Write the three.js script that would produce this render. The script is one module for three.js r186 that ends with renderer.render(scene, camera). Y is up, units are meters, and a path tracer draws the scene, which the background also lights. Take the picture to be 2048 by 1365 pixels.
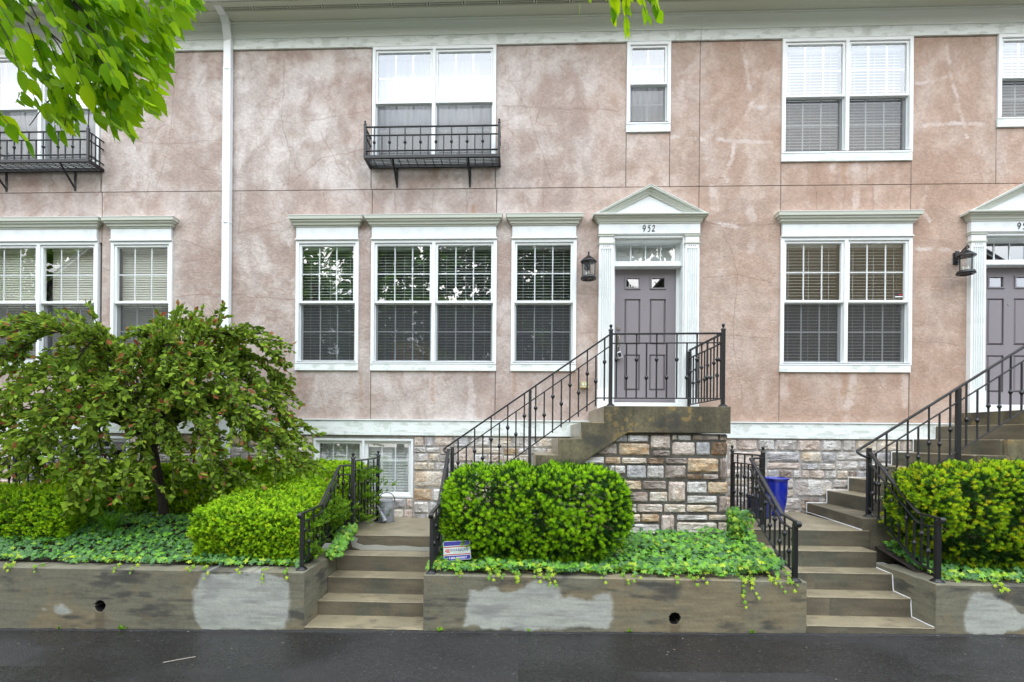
import * as THREE from 'three';
import { RoundedBoxGeometry } from 'three/addons/geometries/RoundedBoxGeometry.js';
import { mergeGeometries } from 'three/addons/utils/BufferGeometryUtils.js';

// ---------------------------------------------------------------- camera, sky, sun, exposure
const scene = new THREE.Scene();
const FOCAL = 1120;                                   // pixels of the 2048 x 1365 photograph
const camera = new THREE.PerspectiveCamera(2 * Math.atan(682.5 / FOCAL) * 180 / Math.PI, 2048 / 1365, 0.05, 300);
camera.position.set(0, 1.89, 8.2);
camera.rotation.order = 'YXZ';
camera.rotation.set(0, Math.atan(46 / FOCAL), 0.0085);
camera.setViewOffset(2048, 1365, 30, -192.5, 2048, 1365);
camera.updateProjectionMatrix();

const renderer = new THREE.WebGLRenderer({ antialias: true });
renderer.setSize(1024, 682);
renderer.toneMapping = THREE.LinearToneMapping;
renderer.toneMappingExposure = 3.15;
renderer.shadowMap.enabled = true;

// helpers: seeded random numbers and value noise
function rng(seed) { let a = seed >>> 0; return () => { a |= 0; a = a + 0x6D2B79F5 | 0; let t = Math.imul(a ^ a >>> 15, 1 | a); t = t + Math.imul(t ^ t >>> 7, 61 | t) ^ t; return ((t ^ t >>> 14) >>> 0) / 4294967296; }; }
function hash2(x, y, s) { let h = Math.imul(x, 374761393) + Math.imul(y, 668265263) + Math.imul(s, 1274126177) | 0; h = Math.imul(h ^ h >>> 13, 1274126177); return ((h ^ h >>> 16) >>> 0) / 4294967296; }
const mod = (a, n) => ((a % n) + n) % n;
function vnoise(x, y, s, per = 0) {
  const xi = Math.floor(x), yi = Math.floor(y), fx = x - xi, fy = y - yi;
  const u = fx * fx * (3 - 2 * fx), v = fy * fy * (3 - 2 * fy);
  const X0 = per ? mod(xi, per) : xi, X1 = per ? mod(xi + 1, per) : xi + 1, Y0 = per ? mod(yi, per) : yi, Y1 = per ? mod(yi + 1, per) : yi + 1;
  const a = hash2(X0, Y0, s), b = hash2(X1, Y0, s), c = hash2(X0, Y1, s), d = hash2(X1, Y1, s);
  return a + (b - a) * u + (c - a) * v + (a - b - c + d) * u * v;
}
function fbm(x, y, s, oct = 4, per = 0) { let t = 0, a = 0.5, n = 0; for (let i = 0; i < oct; i++) { t += a * vnoise(x, y, s + i * 17, per); n += a; x *= 2; y *= 2; per *= 2; a *= 0.5; } return t / n; }
const lerp = (a, b, t) => a + (b - a) * t, clamp = (x, a = 0, b = 1) => Math.min(b, Math.max(a, x)), smooth = (a, b, x) => { const t = clamp((x - a) / (b - a)); return t * t * (3 - 2 * t); };

// overcast sky: bright cloud with soft openings of pale blue, the same all the way round
{
  const w = 512, h = 256, d = new Float32Array(w * h * 4);
  for (let j = 0; j < h; j++) for (let i = 0; i < w; i++) {
    const el = (j + 0.5) / h * Math.PI - Math.PI / 2, az = (i + 0.5) / w * 2 * Math.PI, k = (j * w + i) * 4;
    const cx = Math.cos(az) * Math.cos(el), cz = Math.sin(az) * Math.cos(el), cy = Math.abs(Math.sin(el)) + 0.35;
    const n = fbm(cx / cy * 1.6 + 20, cz / cy * 1.6 + 20, 5, 5);
    const c = smooth(0.36, 0.56, n), b = 0.62 + 0.66 * Math.sin(Math.max(0, el));
    const s = el < -0.03 ? 0.25 : 1;
    d[k] = s * b * lerp(0.52, 1.08, c); d[k + 1] = s * b * lerp(0.68, 1.1, c); d[k + 2] = s * b * lerp(0.9, 1.13, c); d[k + 3] = 1;
  }
  const sky = new THREE.DataTexture(d, w, h, THREE.RGBAFormat, THREE.FloatType);
  sky.mapping = THREE.EquirectangularReflectionMapping; sky.magFilter = THREE.LinearFilter; sky.minFilter = THREE.LinearFilter; sky.needsUpdate = true;
  scene.background = sky; scene.environment = sky;
}
const sun = new THREE.DirectionalLight(new THREE.Color(1, 0.96, 0.9), 1.1);
sun.position.set(0.6, 11.5, 12); sun.target.position.set(0, 2, 0); sun.castShadow = true; sun.shadow.radius = 170;
Object.assign(sun.shadow.camera, { left: -14, right: 14, top: 14, bottom: -14, near: 1, far: 50 }); sun.shadow.mapSize.set(2048, 2048);
scene.add(sun, sun.target);

// ---------------------------------------------------------------- object helpers
const used = new Map();
function numbered(name) { const n = used.get(name) || 0; used.set(name, n + 1); return n ? `${name}_${String(n).padStart(3, '0')}` : name; }
function info(o, label, category, group, kind) { if (label) o.userData.label = label; if (category) o.userData.category = category; if (group) o.userData.group = group; if (kind) o.userData.kind = kind; return o; }
function thing(name, label, category, pos = [0, 0, 0], group) { const o = new THREE.Group(); o.name = numbered(name); o.position.set(...pos); scene.add(o); return info(o, label, category, group); }
function sub(name, parent) { const o = new THREE.Group(); o.name = name; parent.add(o); return o; }
function part(name, geo, mat, parent) {
  const m = new THREE.Mesh(geo, mat); m.name = parent === scene ? numbered(name) : name; m.castShadow = m.receiveShadow = true;
  parent.add(m);
  return m;
}
// geometry helpers; uv in metres by the way a face points
function metreUV(g) {
  if (g.index) g = g.toNonIndexed();
  g.computeVertexNormals();
  const p = g.attributes.position, n = p.count, uv = new Float32Array(n * 2), a = new THREE.Vector3(), b = new THREE.Vector3(), c = new THREE.Vector3(), nn = new THREE.Vector3();
  for (let i = 0; i < n; i += 3) {
    a.fromBufferAttribute(p, i); b.fromBufferAttribute(p, i + 1); c.fromBufferAttribute(p, i + 2);
    nn.crossVectors(b.clone().sub(a), c.clone().sub(a)); const ax = Math.abs(nn.x), ay = Math.abs(nn.y), az = Math.abs(nn.z);
    [a, b, c].forEach((v, k) => { const q = az >= ax && az >= ay ? [v.x, v.y] : ax >= ay ? [v.z - 7.9, v.y] : [v.x, v.z + 5.3]; uv[(i + k) * 2] = q[0]; uv[(i + k) * 2 + 1] = q[1]; });
  }
  g.setAttribute('uv', new THREE.BufferAttribute(uv, 2));
  return g;
}
function box(x0, x1, y0, y1, z0, z1, r = 0) {
  const w = x1 - x0, h = y1 - y0, d = z1 - z0;
  const g = r > 0 ? new RoundedBoxGeometry(w, h, d, 1, Math.min(r, w / 2.01, h / 2.01, d / 2.01)) : new THREE.BoxGeometry(w, h, d);
  g.translate((x0 + x1) / 2, (y0 + y1) / 2, (z0 + z1) / 2);
  if (r > 0) { const n = g.index ? g.toNonIndexed() : g; n.setAttribute('uv', metreUV(g.clone()).attributes.uv); return n; }
  return metreUV(g);
}
function extrude(pts, z0, z1, holes = [], bevel = 0) {           // outline in x, y carried from z0 to z1
  const s = new THREE.Shape(pts.map(p => new THREE.Vector2(p[0], p[1])));
  for (const h of holes) s.holes.push(new THREE.Path(h.map(p => new THREE.Vector2(p[0], p[1]))));
  const g = new THREE.ExtrudeGeometry(s, { depth: z1 - z0 - 2 * bevel, bevelEnabled: bevel > 0, bevelSize: bevel, bevelThickness: bevel, bevelOffset: -bevel, bevelSegments: 1, curveSegments: 24 });
  g.translate(0, 0, z0 + bevel);
  return metreUV(g);
}
const rect = (x0, x1, y0, y1) => [[x0, y0], [x1, y0], [x1, y1], [x0, y1]];
function merge(list) { return mergeGeometries(list.map(g => { const q = g.index ? g.toNonIndexed() : g; for (const k of Object.keys(q.attributes)) if (!['position', 'normal', 'uv'].includes(k)) q.deleteAttribute(k); return q; })); }
// a bar of rectangular section between two points
const UP = new THREE.Vector3(0, 1, 0);
function bar(a, b, w, h, r = 0.004) {
  const A = new THREE.Vector3(...a), B = new THREE.Vector3(...b), L = A.distanceTo(B), dir = B.clone().sub(A).normalize();
  const g = new RoundedBoxGeometry(w, h, L, 1, Math.min(r, w / 2.1, h / 2.1));
  const side = new THREE.Vector3().crossVectors(UP, dir); if (side.lengthSq() < 1e-6) side.set(1, 0, 0); side.normalize();
  const up = new THREE.Vector3().crossVectors(dir, side).normalize();
  g.applyMatrix4(new THREE.Matrix4().makeBasis(side, up, dir)); g.translate((a[0] + b[0]) / 2, (a[1] + b[1]) / 2, (a[2] + b[2]) / 2);
  return g;
}
// moulding wrapped round three sides of a board: profile [[out, y], ...], board x0..x1, its face at z
function crown(profile, x0, x1, zf, zb = 0) {
  const P = [], idx = [];
  profile.forEach(([o, y]) => P.push(x0 - o, y, zb, x0 - o, y, zf + o, x1 + o, y, zf + o, x1 + o, y, zb));
  for (let i = 0; i + 1 < profile.length; i++) for (let k = 0; k < 3; k++) { const a = i * 4 + k, b = a + 1, c = a + 4, d = a + 5; idx.push(a, b, c, b, d, c); }
  const t = (profile.length - 1) * 4; idx.push(t, t + 1, t + 2, t, t + 2, t + 3); idx.push(0, 2, 1, 0, 3, 2);
  const g = new THREE.BufferGeometry(); g.setAttribute('position', new THREE.Float32BufferAttribute(P, 3)); g.setIndex(idx);
  return metreUV(g);
}
function tube(pts, r, seg = 24, rad = 8) { return new THREE.TubeGeometry(new THREE.CatmullRomCurve3(pts.map(p => new THREE.Vector3(...p))), seg, r, rad); }
function lathe(pts, seg = 20) { return new THREE.LatheGeometry(pts.map(p => new THREE.Vector2(p[0], p[1])), seg); }

// ---------------------------------------------------------------- textures
function tex(w, h, fn, { srgb = true, sx = 1, sy = 1, ox = 0, oy = 0, clampEdge = false } = {}) {
  const d = new Uint8Array(w * h * 4);
  for (let j = 0; j < h; j++) for (let i = 0; i < w; i++) { const c = fn(i, j), k = (j * w + i) * 4; d[k] = clamp(c[0], 0, 255); d[k + 1] = clamp(c[1], 0, 255); d[k + 2] = clamp(c[2], 0, 255); d[k + 3] = 255; }
  return wrapTex(d, w, h, srgb, sx, sy, ox, oy, clampEdge);
}
function wrapTex(d, w, h, srgb, sx, sy, ox, oy, clampEdge) {
  const t = new THREE.DataTexture(d, w, h); t.magFilter = THREE.LinearFilter; t.minFilter = THREE.LinearMipmapLinearFilter; t.generateMipmaps = true;
  t.wrapS = t.wrapT = clampEdge ? THREE.ClampToEdgeWrapping : THREE.RepeatWrapping;
  if (srgb) t.colorSpace = THREE.SRGBColorSpace;
  t.repeat.set(1 / sx, 1 / sy); t.offset.set(-ox / sx, -oy / sy); t.needsUpdate = true;
  return t;
}
const grey = v => [v, v, v];
const std = (o) => new THREE.MeshStandardMaterial(o);
const rgb = (r, g, b) => new THREE.Color().setRGB(r, g, b);

// stucco: one sheet of mottled plaster for the whole front, x -10.5..8.5, y 1.95..7.89
const SX0 = -10.5, SY0 = 1.95, SW = 19, SH = 5.9375;
const stuccoMap = (() => {
  const W = 2048, H = 640, d = new Uint8Array(W * H * 4), px = W / SW, eff = new Float32Array(W * H), dark = new Float32Array(W * H), rust = new Float32Array(W * H);
  const R = rng(11);
  const stamp = (buf, x, y, r, v) => { const cx = (x - SX0) * px, cy = (y - SY0) * px, q = Math.ceil(r * px) + 1; for (let j = Math.floor(cy - q); j <= cy + q; j++) for (let i = Math.floor(cx - q); i <= cx + q; i++) { if (i < 0 || j < 0 || i >= W || j >= H) continue; const dd = Math.hypot(i - cx, j - cy) / (r * px + 0.4); if (dd < 1) buf[j * W + i] = Math.max(buf[j * W + i], v * (1 - dd * dd)); } };
  const line = (buf, pts, r, v, wob, jit = 0) => { for (let s = 0; s + 1 < pts.length; s++) { const [x0, y0] = pts[s], [x1, y1] = pts[s + 1], L = Math.hypot(x1 - x0, y1 - y0), n = Math.ceil(L / 0.006); for (let k = 0; k <= n; k++) { const t = k / n, x = lerp(x0, x1, t), y = lerp(y0, y1, t), o = (fbm(x * 5 + 9, y * 5, 77, 3) - 0.5) * wob; const vv = v * (jit ? clamp(fbm(x * 7, y * 7, 31, 3) * 2.6 - 0.7 , 0, 1) : 0.55 + 0.6 * vnoise(x * 9, y * 9, 3)); stamp(buf, x + o + (jit ? (R() - 0.5) * jit : 0), y + o + (jit ? (R() - 0.5) * jit : 0), r * (jit ? 0.4 + R() : 1), vv); } } };
  // hairline cracks
  const cracks = [[[-3.55, 7.5], [-3.6, 6.6], [-3.45, 6.1], [-3.5, 5.56]], [[-3.0, 6.4], [-2.75, 5.9], [-2.6, 5.75]], [[-3.9, 6.6], [-3.4, 6.55], [-3.0, 6.6], [-2.3, 6.7]], [[-3.5, 5.6], [-3.0, 6.0], [-2.5, 6.1], [-2.3, 6.15]], [[-5.9, 6.3], [-5.3, 6.25], [-4.45, 6.3]], [[-5.2, 7.4], [-5.3, 6.3], [-5.5, 5.6]], [[-5.1, 6.2], [-4.85, 5.9], [-4.4, 5.8]], [[-5.2, 4.95], [-4.9, 5.2], [-4.75, 5.5]], [[-5.1, 4.8], [-4.8, 4.7], [-4.4, 4.6]], [[-5.2, 3.95], [-4.6, 4.0], [-3.4, 3.9]], [[-4.2, 5.5], [-4.25, 4.9], [-3.5, 5.1]], [[-4.3, 3.3], [-3.6, 3.25]], [[-2.95, 5.5], [-2.9, 5.14]], [[-1.9, 5.5], [-1.86, 5.15]], [[-1.3, 5.5], [-1.33, 5.15]], [[-0.8, 5.5], [-0.83, 5.15]], [[0.0, 5.5], [0.05, 5.15]], [[0.3, 5.5], [0.33, 5.15]], [[-0.2, 7.1], [0.1, 6.6], [0.3, 6.0], [0.45, 5.6]], [[-0.3, 6.75], [0.5, 6.7], [1.4, 6.65]], [[0.3, 6.9], [0.2, 6.5]], [[2.6, 5.05], [3.0, 4.95], [3.6, 4.98]], [[2.6, 4.2], [3.1, 4.25], [3.65, 4.15]], [[2.9, 4.9], [3.1, 4.3], [3.05, 3.3], [3.2, 2.4]], [[2.6, 3.4], [3.6, 3.35]], [[5.6, 4.2], [6.2, 4.22]], [[5.6, 3.3], [6.2, 3.25]], [[4.2, 5.5], [4.22, 5.15]], [[4.6, 5.5], [4.58, 5.15]], [[5.0, 5.5], [5.02, 5.15]], [[4.9, 5.85], [4.92, 5.56]], [[4.1, 5.85], [4.12, 5.56]], [[0.82, 4.0], [1.1, 3.98]], [[0.82, 3.4], [1.1, 3.42]], [[-2.38, 3.2], [-2.25, 3.22]], [[-2.38, 3.9], [-2.25, 3.88]]];
  for (const c of cracks) line(dark, c, 0.006, 0.8, 0.06);
  for (let k = 0; k < 26; k++) { const x = lerp(-9, 7.5, R()), y = lerp(2.2, 7.5, R()), a = R() * 6.28, l = 0.3 + R() * 0.6; line(dark, [[x, y], [x + Math.cos(a) * l * 0.5, y + Math.sin(a) * l * 0.5], [x + Math.cos(a + 0.4) * l, y + Math.sin(a + 0.4) * l]], 0.005, 0.4, 0.06); }
  // white lime bloom along old cracks of the right house
  const bloom = [[[3.15, 7.5], [3.25, 7.0], [3.3, 6.75], [3.12, 6.4], [3.0, 6.25]], [[3.25, 6.68], [3.7, 6.66]], [[2.58, 6.22], [3.0, 6.2], [3.6, 6.16]], [[3.05, 6.15], [3.0, 5.9], [2.9, 5.7], [2.95, 5.6]], [[2.15, 6.25], [2.5, 6.22]], [[6.0, 7.5], [6.05, 7.1], [6.2, 6.6], [6.3, 6.2]], [[6.0, 7.05], [5.6, 6.98]], [[5.6, 6.35], [6.1, 6.4], [6.6, 6.38]], [[5.6, 4.62], [6.0, 4.6], [6.3, 4.55]], [[2.62, 5.05], [2.9, 4.98], [3.3, 4.9]], [[5.75, 5.5], [5.68, 5.2], [5.8, 5.0]], [[2.75, 5.5], [2.8, 5.2]], [[3.25, 5.45], [3.3, 5.0], [3.3, 4.6]], [[-2.0, 2.8], [-1.95, 2.4], [-1.98, 2.2]], [[-1.3, 2.8], [-1.32, 2.5]], [[-0.75, 2.8], [-0.72, 2.45], [-0.75, 2.2]], [[4.5, 2.85], [4.55, 2.6], [4.65, 2.2]], [[4.75, 2.8], [4.7, 2.5], [4.65, 2.2]], [[3.78, 2.8], [3.8, 2.4]], [[5.45, 2.8], [5.48, 2.4]], [[4.75, 5.5], [4.78, 5.2]], [[5.05, 5.5], [5.1, 5.2]], [[4.45, 5.85], [4.4, 5.6]], [[4.75, 5.84], [4.78, 5.6]]];
  bloom.forEach((b, k) => line(eff, b, k < 11 ? 0.02 : 0.035, k < 11 ? 0.85 : 0.62, 0.05, k < 11 ? 0.028 : 0.08));
  // rust and water runs below sills and fixings
  for (const [x, y, l, w, v] of [[4.6, 5.86, 0.3, 0.045, 0.8], [-1.28, 5.86, 0.14, 0.02, 0.7], [-0.72, 5.3, 0.12, 0.018, 1], [-2.37, 2.85, 0.45, 0.03, 0.7], [-1.29, 2.85, 0.5, 0.05, 0.8], [-0.1, 2.85, 0.35, 0.03, 0.6], [0.78, 2.85, 0.3, 0.03, 0.6], [4.62, 2.85, 0.35, 0.05, 0.7], [-8.0, 5.4, 0.2, 0.02, 0.9], [-0.5, 5.8, 0.25, 0.03, 0.5], [-3.3, 2.85, 0.25, 0.03, 0.5]])
    for (let k = 0; k < 60; k++) { const t = R(); stamp(rust, x + (R() - 0.5) * w, y - t * l, 0.012 + 0.02 * R(), v * (0.35 + 0.5 * R())); }
  for (let j = 0; j < H; j++) for (let i = 0; i < W; i++) {
    const x = SX0 + i / px, y = SY0 + j / px, k = j * W + i;
    const wx = x + 0.35 * (fbm(x * 1.7, y * 1.7, 41, 3) - 0.5), wy = y + 0.35 * (fbm(x * 1.7 + 30, y * 1.7, 42, 3) - 0.5);
    const blot = fbm(wx * 1.5 + 50, wy * 1.2 + 50, 1, 5), trow = fbm(wx * 6 + 80, wy * 4.5, 2, 4), fine = fbm(x * 38, y * 38, 3, 2), streak = fbm(x * 9, y * 1.1 + 7, 4, 3), lay = fbm(x * 1.2, y * 10, 6, 3);
    const east = smooth(-1.0, 4.0, x + (blot - 0.5) * 5), up = y > 5.54 ? 1 : 0.3;
    const mid = fbm(wx * 3.1 + 17, wy * 2.6 + 3, 12, 4), stroke = fbm((x + y * 0.7) * 4, (y - x * 0.7) * 16, 13, 3);
    let pale = 0.62 * smooth(0.34, 0.66, blot * 0.55 + mid * 0.45 + (streak - 0.5) * 0.2) + 0.34 * smooth(0.4, 0.64, trow * 0.8 + stroke * 0.2) + 0.16 * smooth(0.5, 0.62, mid);
    pale *= lerp(1.0, 0.42, east) * lerp(0.62, 1, up); const vein = 1 - smooth(0.0, 0.03, Math.abs(fbm(wx * 2.6 + 13, wy * 2.6 + 4, 9, 4) - 0.5)); pale -= vein * 0.4 * lerp(0.9, 0.4, east);
    let c = [lerp(164, 168, east), lerp(146, 143, east), lerp(136, 126, east)];
    const sat = smooth(0.45, 0.62, fbm(wx * 0.9 + 9, wy * 0.9, 8, 4)); c = [c[0] - 3 * sat, c[1] - 5 * sat, c[2] - 6 * sat];
    pale = clamp(pale); c = [lerp(c[0], 193, pale), lerp(c[1], 183, pale), lerp(c[2], 177, pale)];
    const m = 0.86 + 0.12 * trow + 0.14 * fine + 0.03 + 0.07 * (lay - 0.5) * (1.4 - up); c = c.map(v => v * m);
    const e = clamp(eff[k]) * 0.7; c = [lerp(c[0], 222, e), lerp(c[1], 214, e), lerp(c[2], 212, e)];
    const q = clamp(dark[k]) * 0.34; c = [lerp(c[0], 96, q), lerp(c[1], 70, q), lerp(c[2], 56, q)];
    const ru = clamp(rust[k]) * 0.5; c = [lerp(c[0], 150, ru), lerp(c[1], 104, ru), lerp(c[2], 66, ru)];
    d[k * 4] = clamp(c[0], 0, 255); d[k * 4 + 1] = clamp(c[1], 0, 255); d[k * 4 + 2] = clamp(c[2], 0, 255); d[k * 4 + 3] = 255;
  }
  return wrapTex(d, W, H, true, SW, SH, SX0, SY0, true);
})();
const plasterBump = tex(512, 512, (i, j) => grey(255 * (0.6 * fbm(i / 64, j / 64, 21, 4, 8) + 0.4 * fbm(i / 8, j / 8, 22, 3, 64))), { srgb: false, sx: 1.3, sy: 1.3 });
const stucco = std({ map: stuccoMap, bumpMap: plasterBump, bumpScale: 0.012, roughness: 0.95 });
// painted wood: white with brush marks, old lime-stained boards
const woodMap = tex(512, 512, (i, j) => { const g = fbm(i / 90, j / 6, 51, 4, 0), s = fbm(i / 40, j / 40, 52, 4), v = 231 + 8 * (g - 0.5) - 7 * smooth(0.55, 0.75, s); return [v - 3, v, v - 2]; }, { sx: 1.6, sy: 1.6 });
const oldBoardMap = tex(1024, 256, (i, j) => { const g = fbm(i / 70, j / 5, 53, 4), s = fbm(i / 50, j / 22, 54, 5), r = fbm(i / 5, j / 3, 58, 2), f = smooth(0.5, 0.68, s + 0.25 * (r - 0.5)); const c = [lerp(228, 190, f * 0.6), lerp(233, 196, f * 0.6), lerp(229, 186, f * 0.6)]; return c.map(v => v + 18 * (g - 0.5) + 20 * (r - 0.5) * f); }, { sx: 2.6, sy: 0.65 });
const M = {
  white: std({ map: woodMap, roughness: 0.5 }),
  vinyl: std({ color: rgb(0.8, 0.82, 0.81), roughness: 0.4 }),
  board: std({ map: oldBoardMap, roughness: 0.8, bumpMap: oldBoardMap, bumpScale: 0.003 }),
  trim: std({ color: rgb(0.53, 0.545, 0.46), roughness: 0.6 }),
  eave: std({ color: rgb(0.76, 0.79, 0.72), roughness: 0.6 }),
  soffit: std({ color: rgb(0.56, 0.575, 0.46), roughness: 0.7 }),
  muntin: std({ color: rgb(0.78, 0.81, 0.81), roughness: 0.5 }),
  dark: std({ color: rgb(0.02, 0.02, 0.022), roughness: 0.9 }),
  joint: std({ color: rgb(0.10, 0.075, 0.062), roughness: 1 }),
  glass: new THREE.MeshPhysicalMaterial({ color: rgb(1, 1, 1), transmission: 1, thickness: 0, roughness: 0.0, ior: 2.55, specularIntensity: 1 }),
  screen: std({ color: rgb(0.055, 0.058, 0.062), roughness: 0.9, transparent: true, opacity: 0.5 }),
  blind: std({ color: rgb(0.74, 0.77, 0.74), roughness: 0.55 }),
  creamBlind: std({ color: rgb(0.68, 0.68, 0.56), roughness: 0.6 }),
  door: std({ color: rgb(0.225, 0.2, 0.212), roughness: 0.42, bumpMap: woodMap, bumpScale: 0.0008 }),
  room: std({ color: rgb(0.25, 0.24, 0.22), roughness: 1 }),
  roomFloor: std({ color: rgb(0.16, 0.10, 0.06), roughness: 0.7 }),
  oak: std({ color: rgb(0.42, 0.17, 0.05), roughness: 0.6 }),
  iron: std({ color: rgb(0.008, 0.0085, 0.01), roughness: 0.34, metalness: 0.0, bumpMap: plasterBump, bumpScale: 0.002 }),
  chrome: std({ color: rgb(0.55, 0.55, 0.56), roughness: 0.3, metalness: 1 }),
  brass: std({ color: rgb(0.30, 0.27, 0.23), roughness: 0.35, metalness: 1 }),
};
// ---------------------------------------------------------------- townhouses
const plane = (x0, x1, y0, y1, z) => { const g = new THREE.PlaneGeometry(x1 - x0, y1 - y0); g.translate((x0 + x1) / 2, (y0 + y1) / 2, z); return g; };
const ring = (x0, x1, y0, y1, w, z0, z1, bevel = 0.004) => extrude(rect(x0, x1, y0, y1), z0, z1, [rect(x0 + w, x1 - w, y0 + w, y1 - w)], bevel);
function hungWindow(house, x0, x1, y0, y1, ys, { lights = 2, cols = 3, screen = true } = {}) {
  const w = sub('window', house), F = 0.05, S = 0.033, mull = 0.118 - 2 * S, holes = [], opens = [];
  const inner = x1 - x0 - 2 * F, each = (inner - (lights - 1) * mull) / lights;
  for (let k = 0; k < lights; k++) { const a = x0 + F + k * (each + mull); opens.push([a, a + each]); holes.push(rect(a, a + each, y0 + 0.035, y1 - F)); }
  part('frame', extrude(rect(x0, x1, y0, y1), -0.1, 0.034, holes, 0.005), M.vinyl, w);
  for (const [a, b] of opens) {
    part('upper_sash', ring(a, b, ys - 0.022, y1 - F, S, -0.045, 0.012), M.vinyl, w);
    part('lower_sash', ring(a, b, y0 + 0.035, ys + 0.03, S, -0.09, -0.047), M.vinyl, w);
    for (const [p, q, z] of [[ys + 0.01, y1 - F - S, -0.015], [y0 + 0.035 + S, ys, -0.068]]) {
      part('pane', plane(a + S - 0.004, b - S + 0.004, p, q + 0.004, z), M.glass, w);
      for (let c = 1; c < cols; c++) { const x = lerp(a + S, b - S, c / cols); part('muntin', box(x - 0.009, x + 0.009, p, q, z - 0.014, z - 0.007), M.muntin, w); }
      const y = lerp(p, q, 0.5); part('muntin', box(a + S, b - S, y - 0.009, y + 0.009, z - 0.0145, z - 0.0075), M.muntin, w);
    }
    if (screen) { part('insect_screen', plane(a + 0.012, b - 0.012, y0 + 0.047, ys - 0.024, -0.03), M.screen, w); part('screen_frame', ring(a + 0.003, b - 0.003, y0 + 0.038, ys - 0.023, 0.012, -0.036, -0.026, 0.002), M.vinyl, w); }
    part('sill_slot', box(a - 0.02, b + 0.02, y0 + 0.027, y0 + 0.033, 0.03, 0.0365), M.dark, w);
  }
  return w;
}
function windowHead(house, x0, x1) {                        // board with a lip below and a crown moulding above
  const h = sub('window_head', house);
  part('head_board', box(x0 + 0.01, x1 - 0.01, 4.80, 4.975, 0, 0.045, 0.003), M.white, h);
  part('lip', box(x0 - 0.005, x1 + 0.005, 4.783, 4.806, 0, 0.06, 0.006), M.white, h);
  part('crown_moulding', crown([[0.0, 4.972], [0.014, 4.974], [0.015, 4.992], [0.034, 4.997], [0.036, 5.012], [0.04, 5.026], [0.062, 5.038], [0.065, 5.062], [0.084, 5.067], [0.087, 5.105], [0.09, 5.116]], x0 + 0.01, x1 - 0.01, 0.045), M.trim, h);
  part('cap_flashing', box(x0 - 0.085, x1 + 0.085, 5.1165, 5.122, 0, 0.138), M.vinyl, h);
}
const sillBoard = (house, x0, x1, y0, y1) => part('sill_board', box(x0, x1, y0, y1, 0, 0.03, 0.004), M.board, house);
const JG = 0.0045;
function panel(house, x0, x1, y0, y1, holes = [], notch) {
  let pts = rect(x0 + JG, x1 - JG, y0 + JG, y1 - JG);
  if (notch) pts = [[x0 + JG, y0 + JG], [notch[0], y0 + JG], [notch[0], notch[2]], [notch[1], notch[2]], [notch[1], y0 + JG], [x1 - JG, y0 + JG], [x1 - JG, y1 - JG], [x0 + JG, y1 - JG]];
  part('stucco_panel', extrude(pts, -0.028, 0, holes.map(h => rect(...h)), 0.002), stucco, house);
}
// stones: eight rough-faced shapes in a unit box, scaled to each stone
const stoneShapes = [];
for (let k = 0; k < 10; k++) {
  const nx = 11, ny = 7, P = [], idx = [], R = rng(300 + k);
  const tilt = (R() - 0.5) * 0.5, tilt2 = (R() - 0.5) * 0.5;
  for (let j = 0; j <= ny; j++) for (let i = 0; i <= nx; i++) {
    let u = i / nx, v = j / ny; const e = Math.min(u, 1 - u, (v) * 0.8, (1 - v) * 0.8), rim = smooth(0, 0.11, e);
    if (i > 0 && i < nx) u += (R() - 0.5) * 0.05; if (j > 0 && j < ny) v += (R() - 0.5) * 0.08;
    const edge = (i === 0 || i === nx) || (j === 0 || j === ny);
    if (edge) { u += (i === 0 ? 1 : i === nx ? -1 : 0) * R() * 0.022; v += (j === 0 ? 1 : j === ny ? -1 : 0) * R() * 0.05; if ((i === 0 || i === nx) && (j === 0 || j === ny)) { u += (i ? -1 : 1) * 0.02; v += (j ? -1 : 1) * 0.04; } }
    const n = fbm(u * 3 + k * 9, v * 2.4, 60 + k, 4), ridged = 1 - Math.abs(2 * fbm(u * 4 + k * 5, v * 3.5 + 3, 80 + k, 3) - 1);
    P.push(u, v, 0.45 * rim + rim * (0.55 * (n - 0.35) + 0.4 * (ridged - 0.7) + tilt * (u - 0.5) + tilt2 * (v - 0.5)));
  }
  const at = (i, j) => j * (nx + 1) + i;
  for (let j = 0; j < ny; j++) for (let i = 0; i < nx; i++) (i + j) % 2 ? idx.push(at(i, j), at(i + 1, j), at(i + 1, j + 1), at(i, j), at(i + 1, j + 1), at(i, j + 1)) : idx.push(at(i, j), at(i + 1, j), at(i, j + 1), at(i + 1, j), at(i + 1, j + 1), at(i, j + 1));
  const n0 = P.length / 3, loop = [];
  for (let i = 0; i <= nx; i++) loop.push(at(i, 0)); for (let j = 1; j <= ny; j++) loop.push(at(nx, j)); for (let i = nx - 1; i >= 0; i--) loop.push(at(i, ny)); for (let j = ny - 1; j > 0; j--) loop.push(at(0, j));
  loop.forEach(q => P.push(P[q * 3], P[q * 3 + 1], -2.2));
  loop.forEach((q, s) => { const t = (s + 1) % loop.length; idx.push(q, n0 + s, loop[t], loop[t], n0 + s, n0 + t); });
  let g = new THREE.BufferGeometry(); g.setAttribute('position', new THREE.Float32BufferAttribute(P, 3)); g.setIndex(idx);
  g = g.toNonIndexed(); g.computeVertexNormals();
  const uv = new Float32Array(g.attributes.position.count * 2); for (let i = 0; i < g.attributes.position.count; i++) { uv[i * 2] = g.attributes.position.getX(i) * 0.42 + k * 0.37; uv[i * 2 + 1] = g.attributes.position.getY(i) * 0.24 + k * 0.23; }
  g.setAttribute('uv', new THREE.BufferAttribute(uv, 2));
  stoneShapes.push(g);
}
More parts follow.
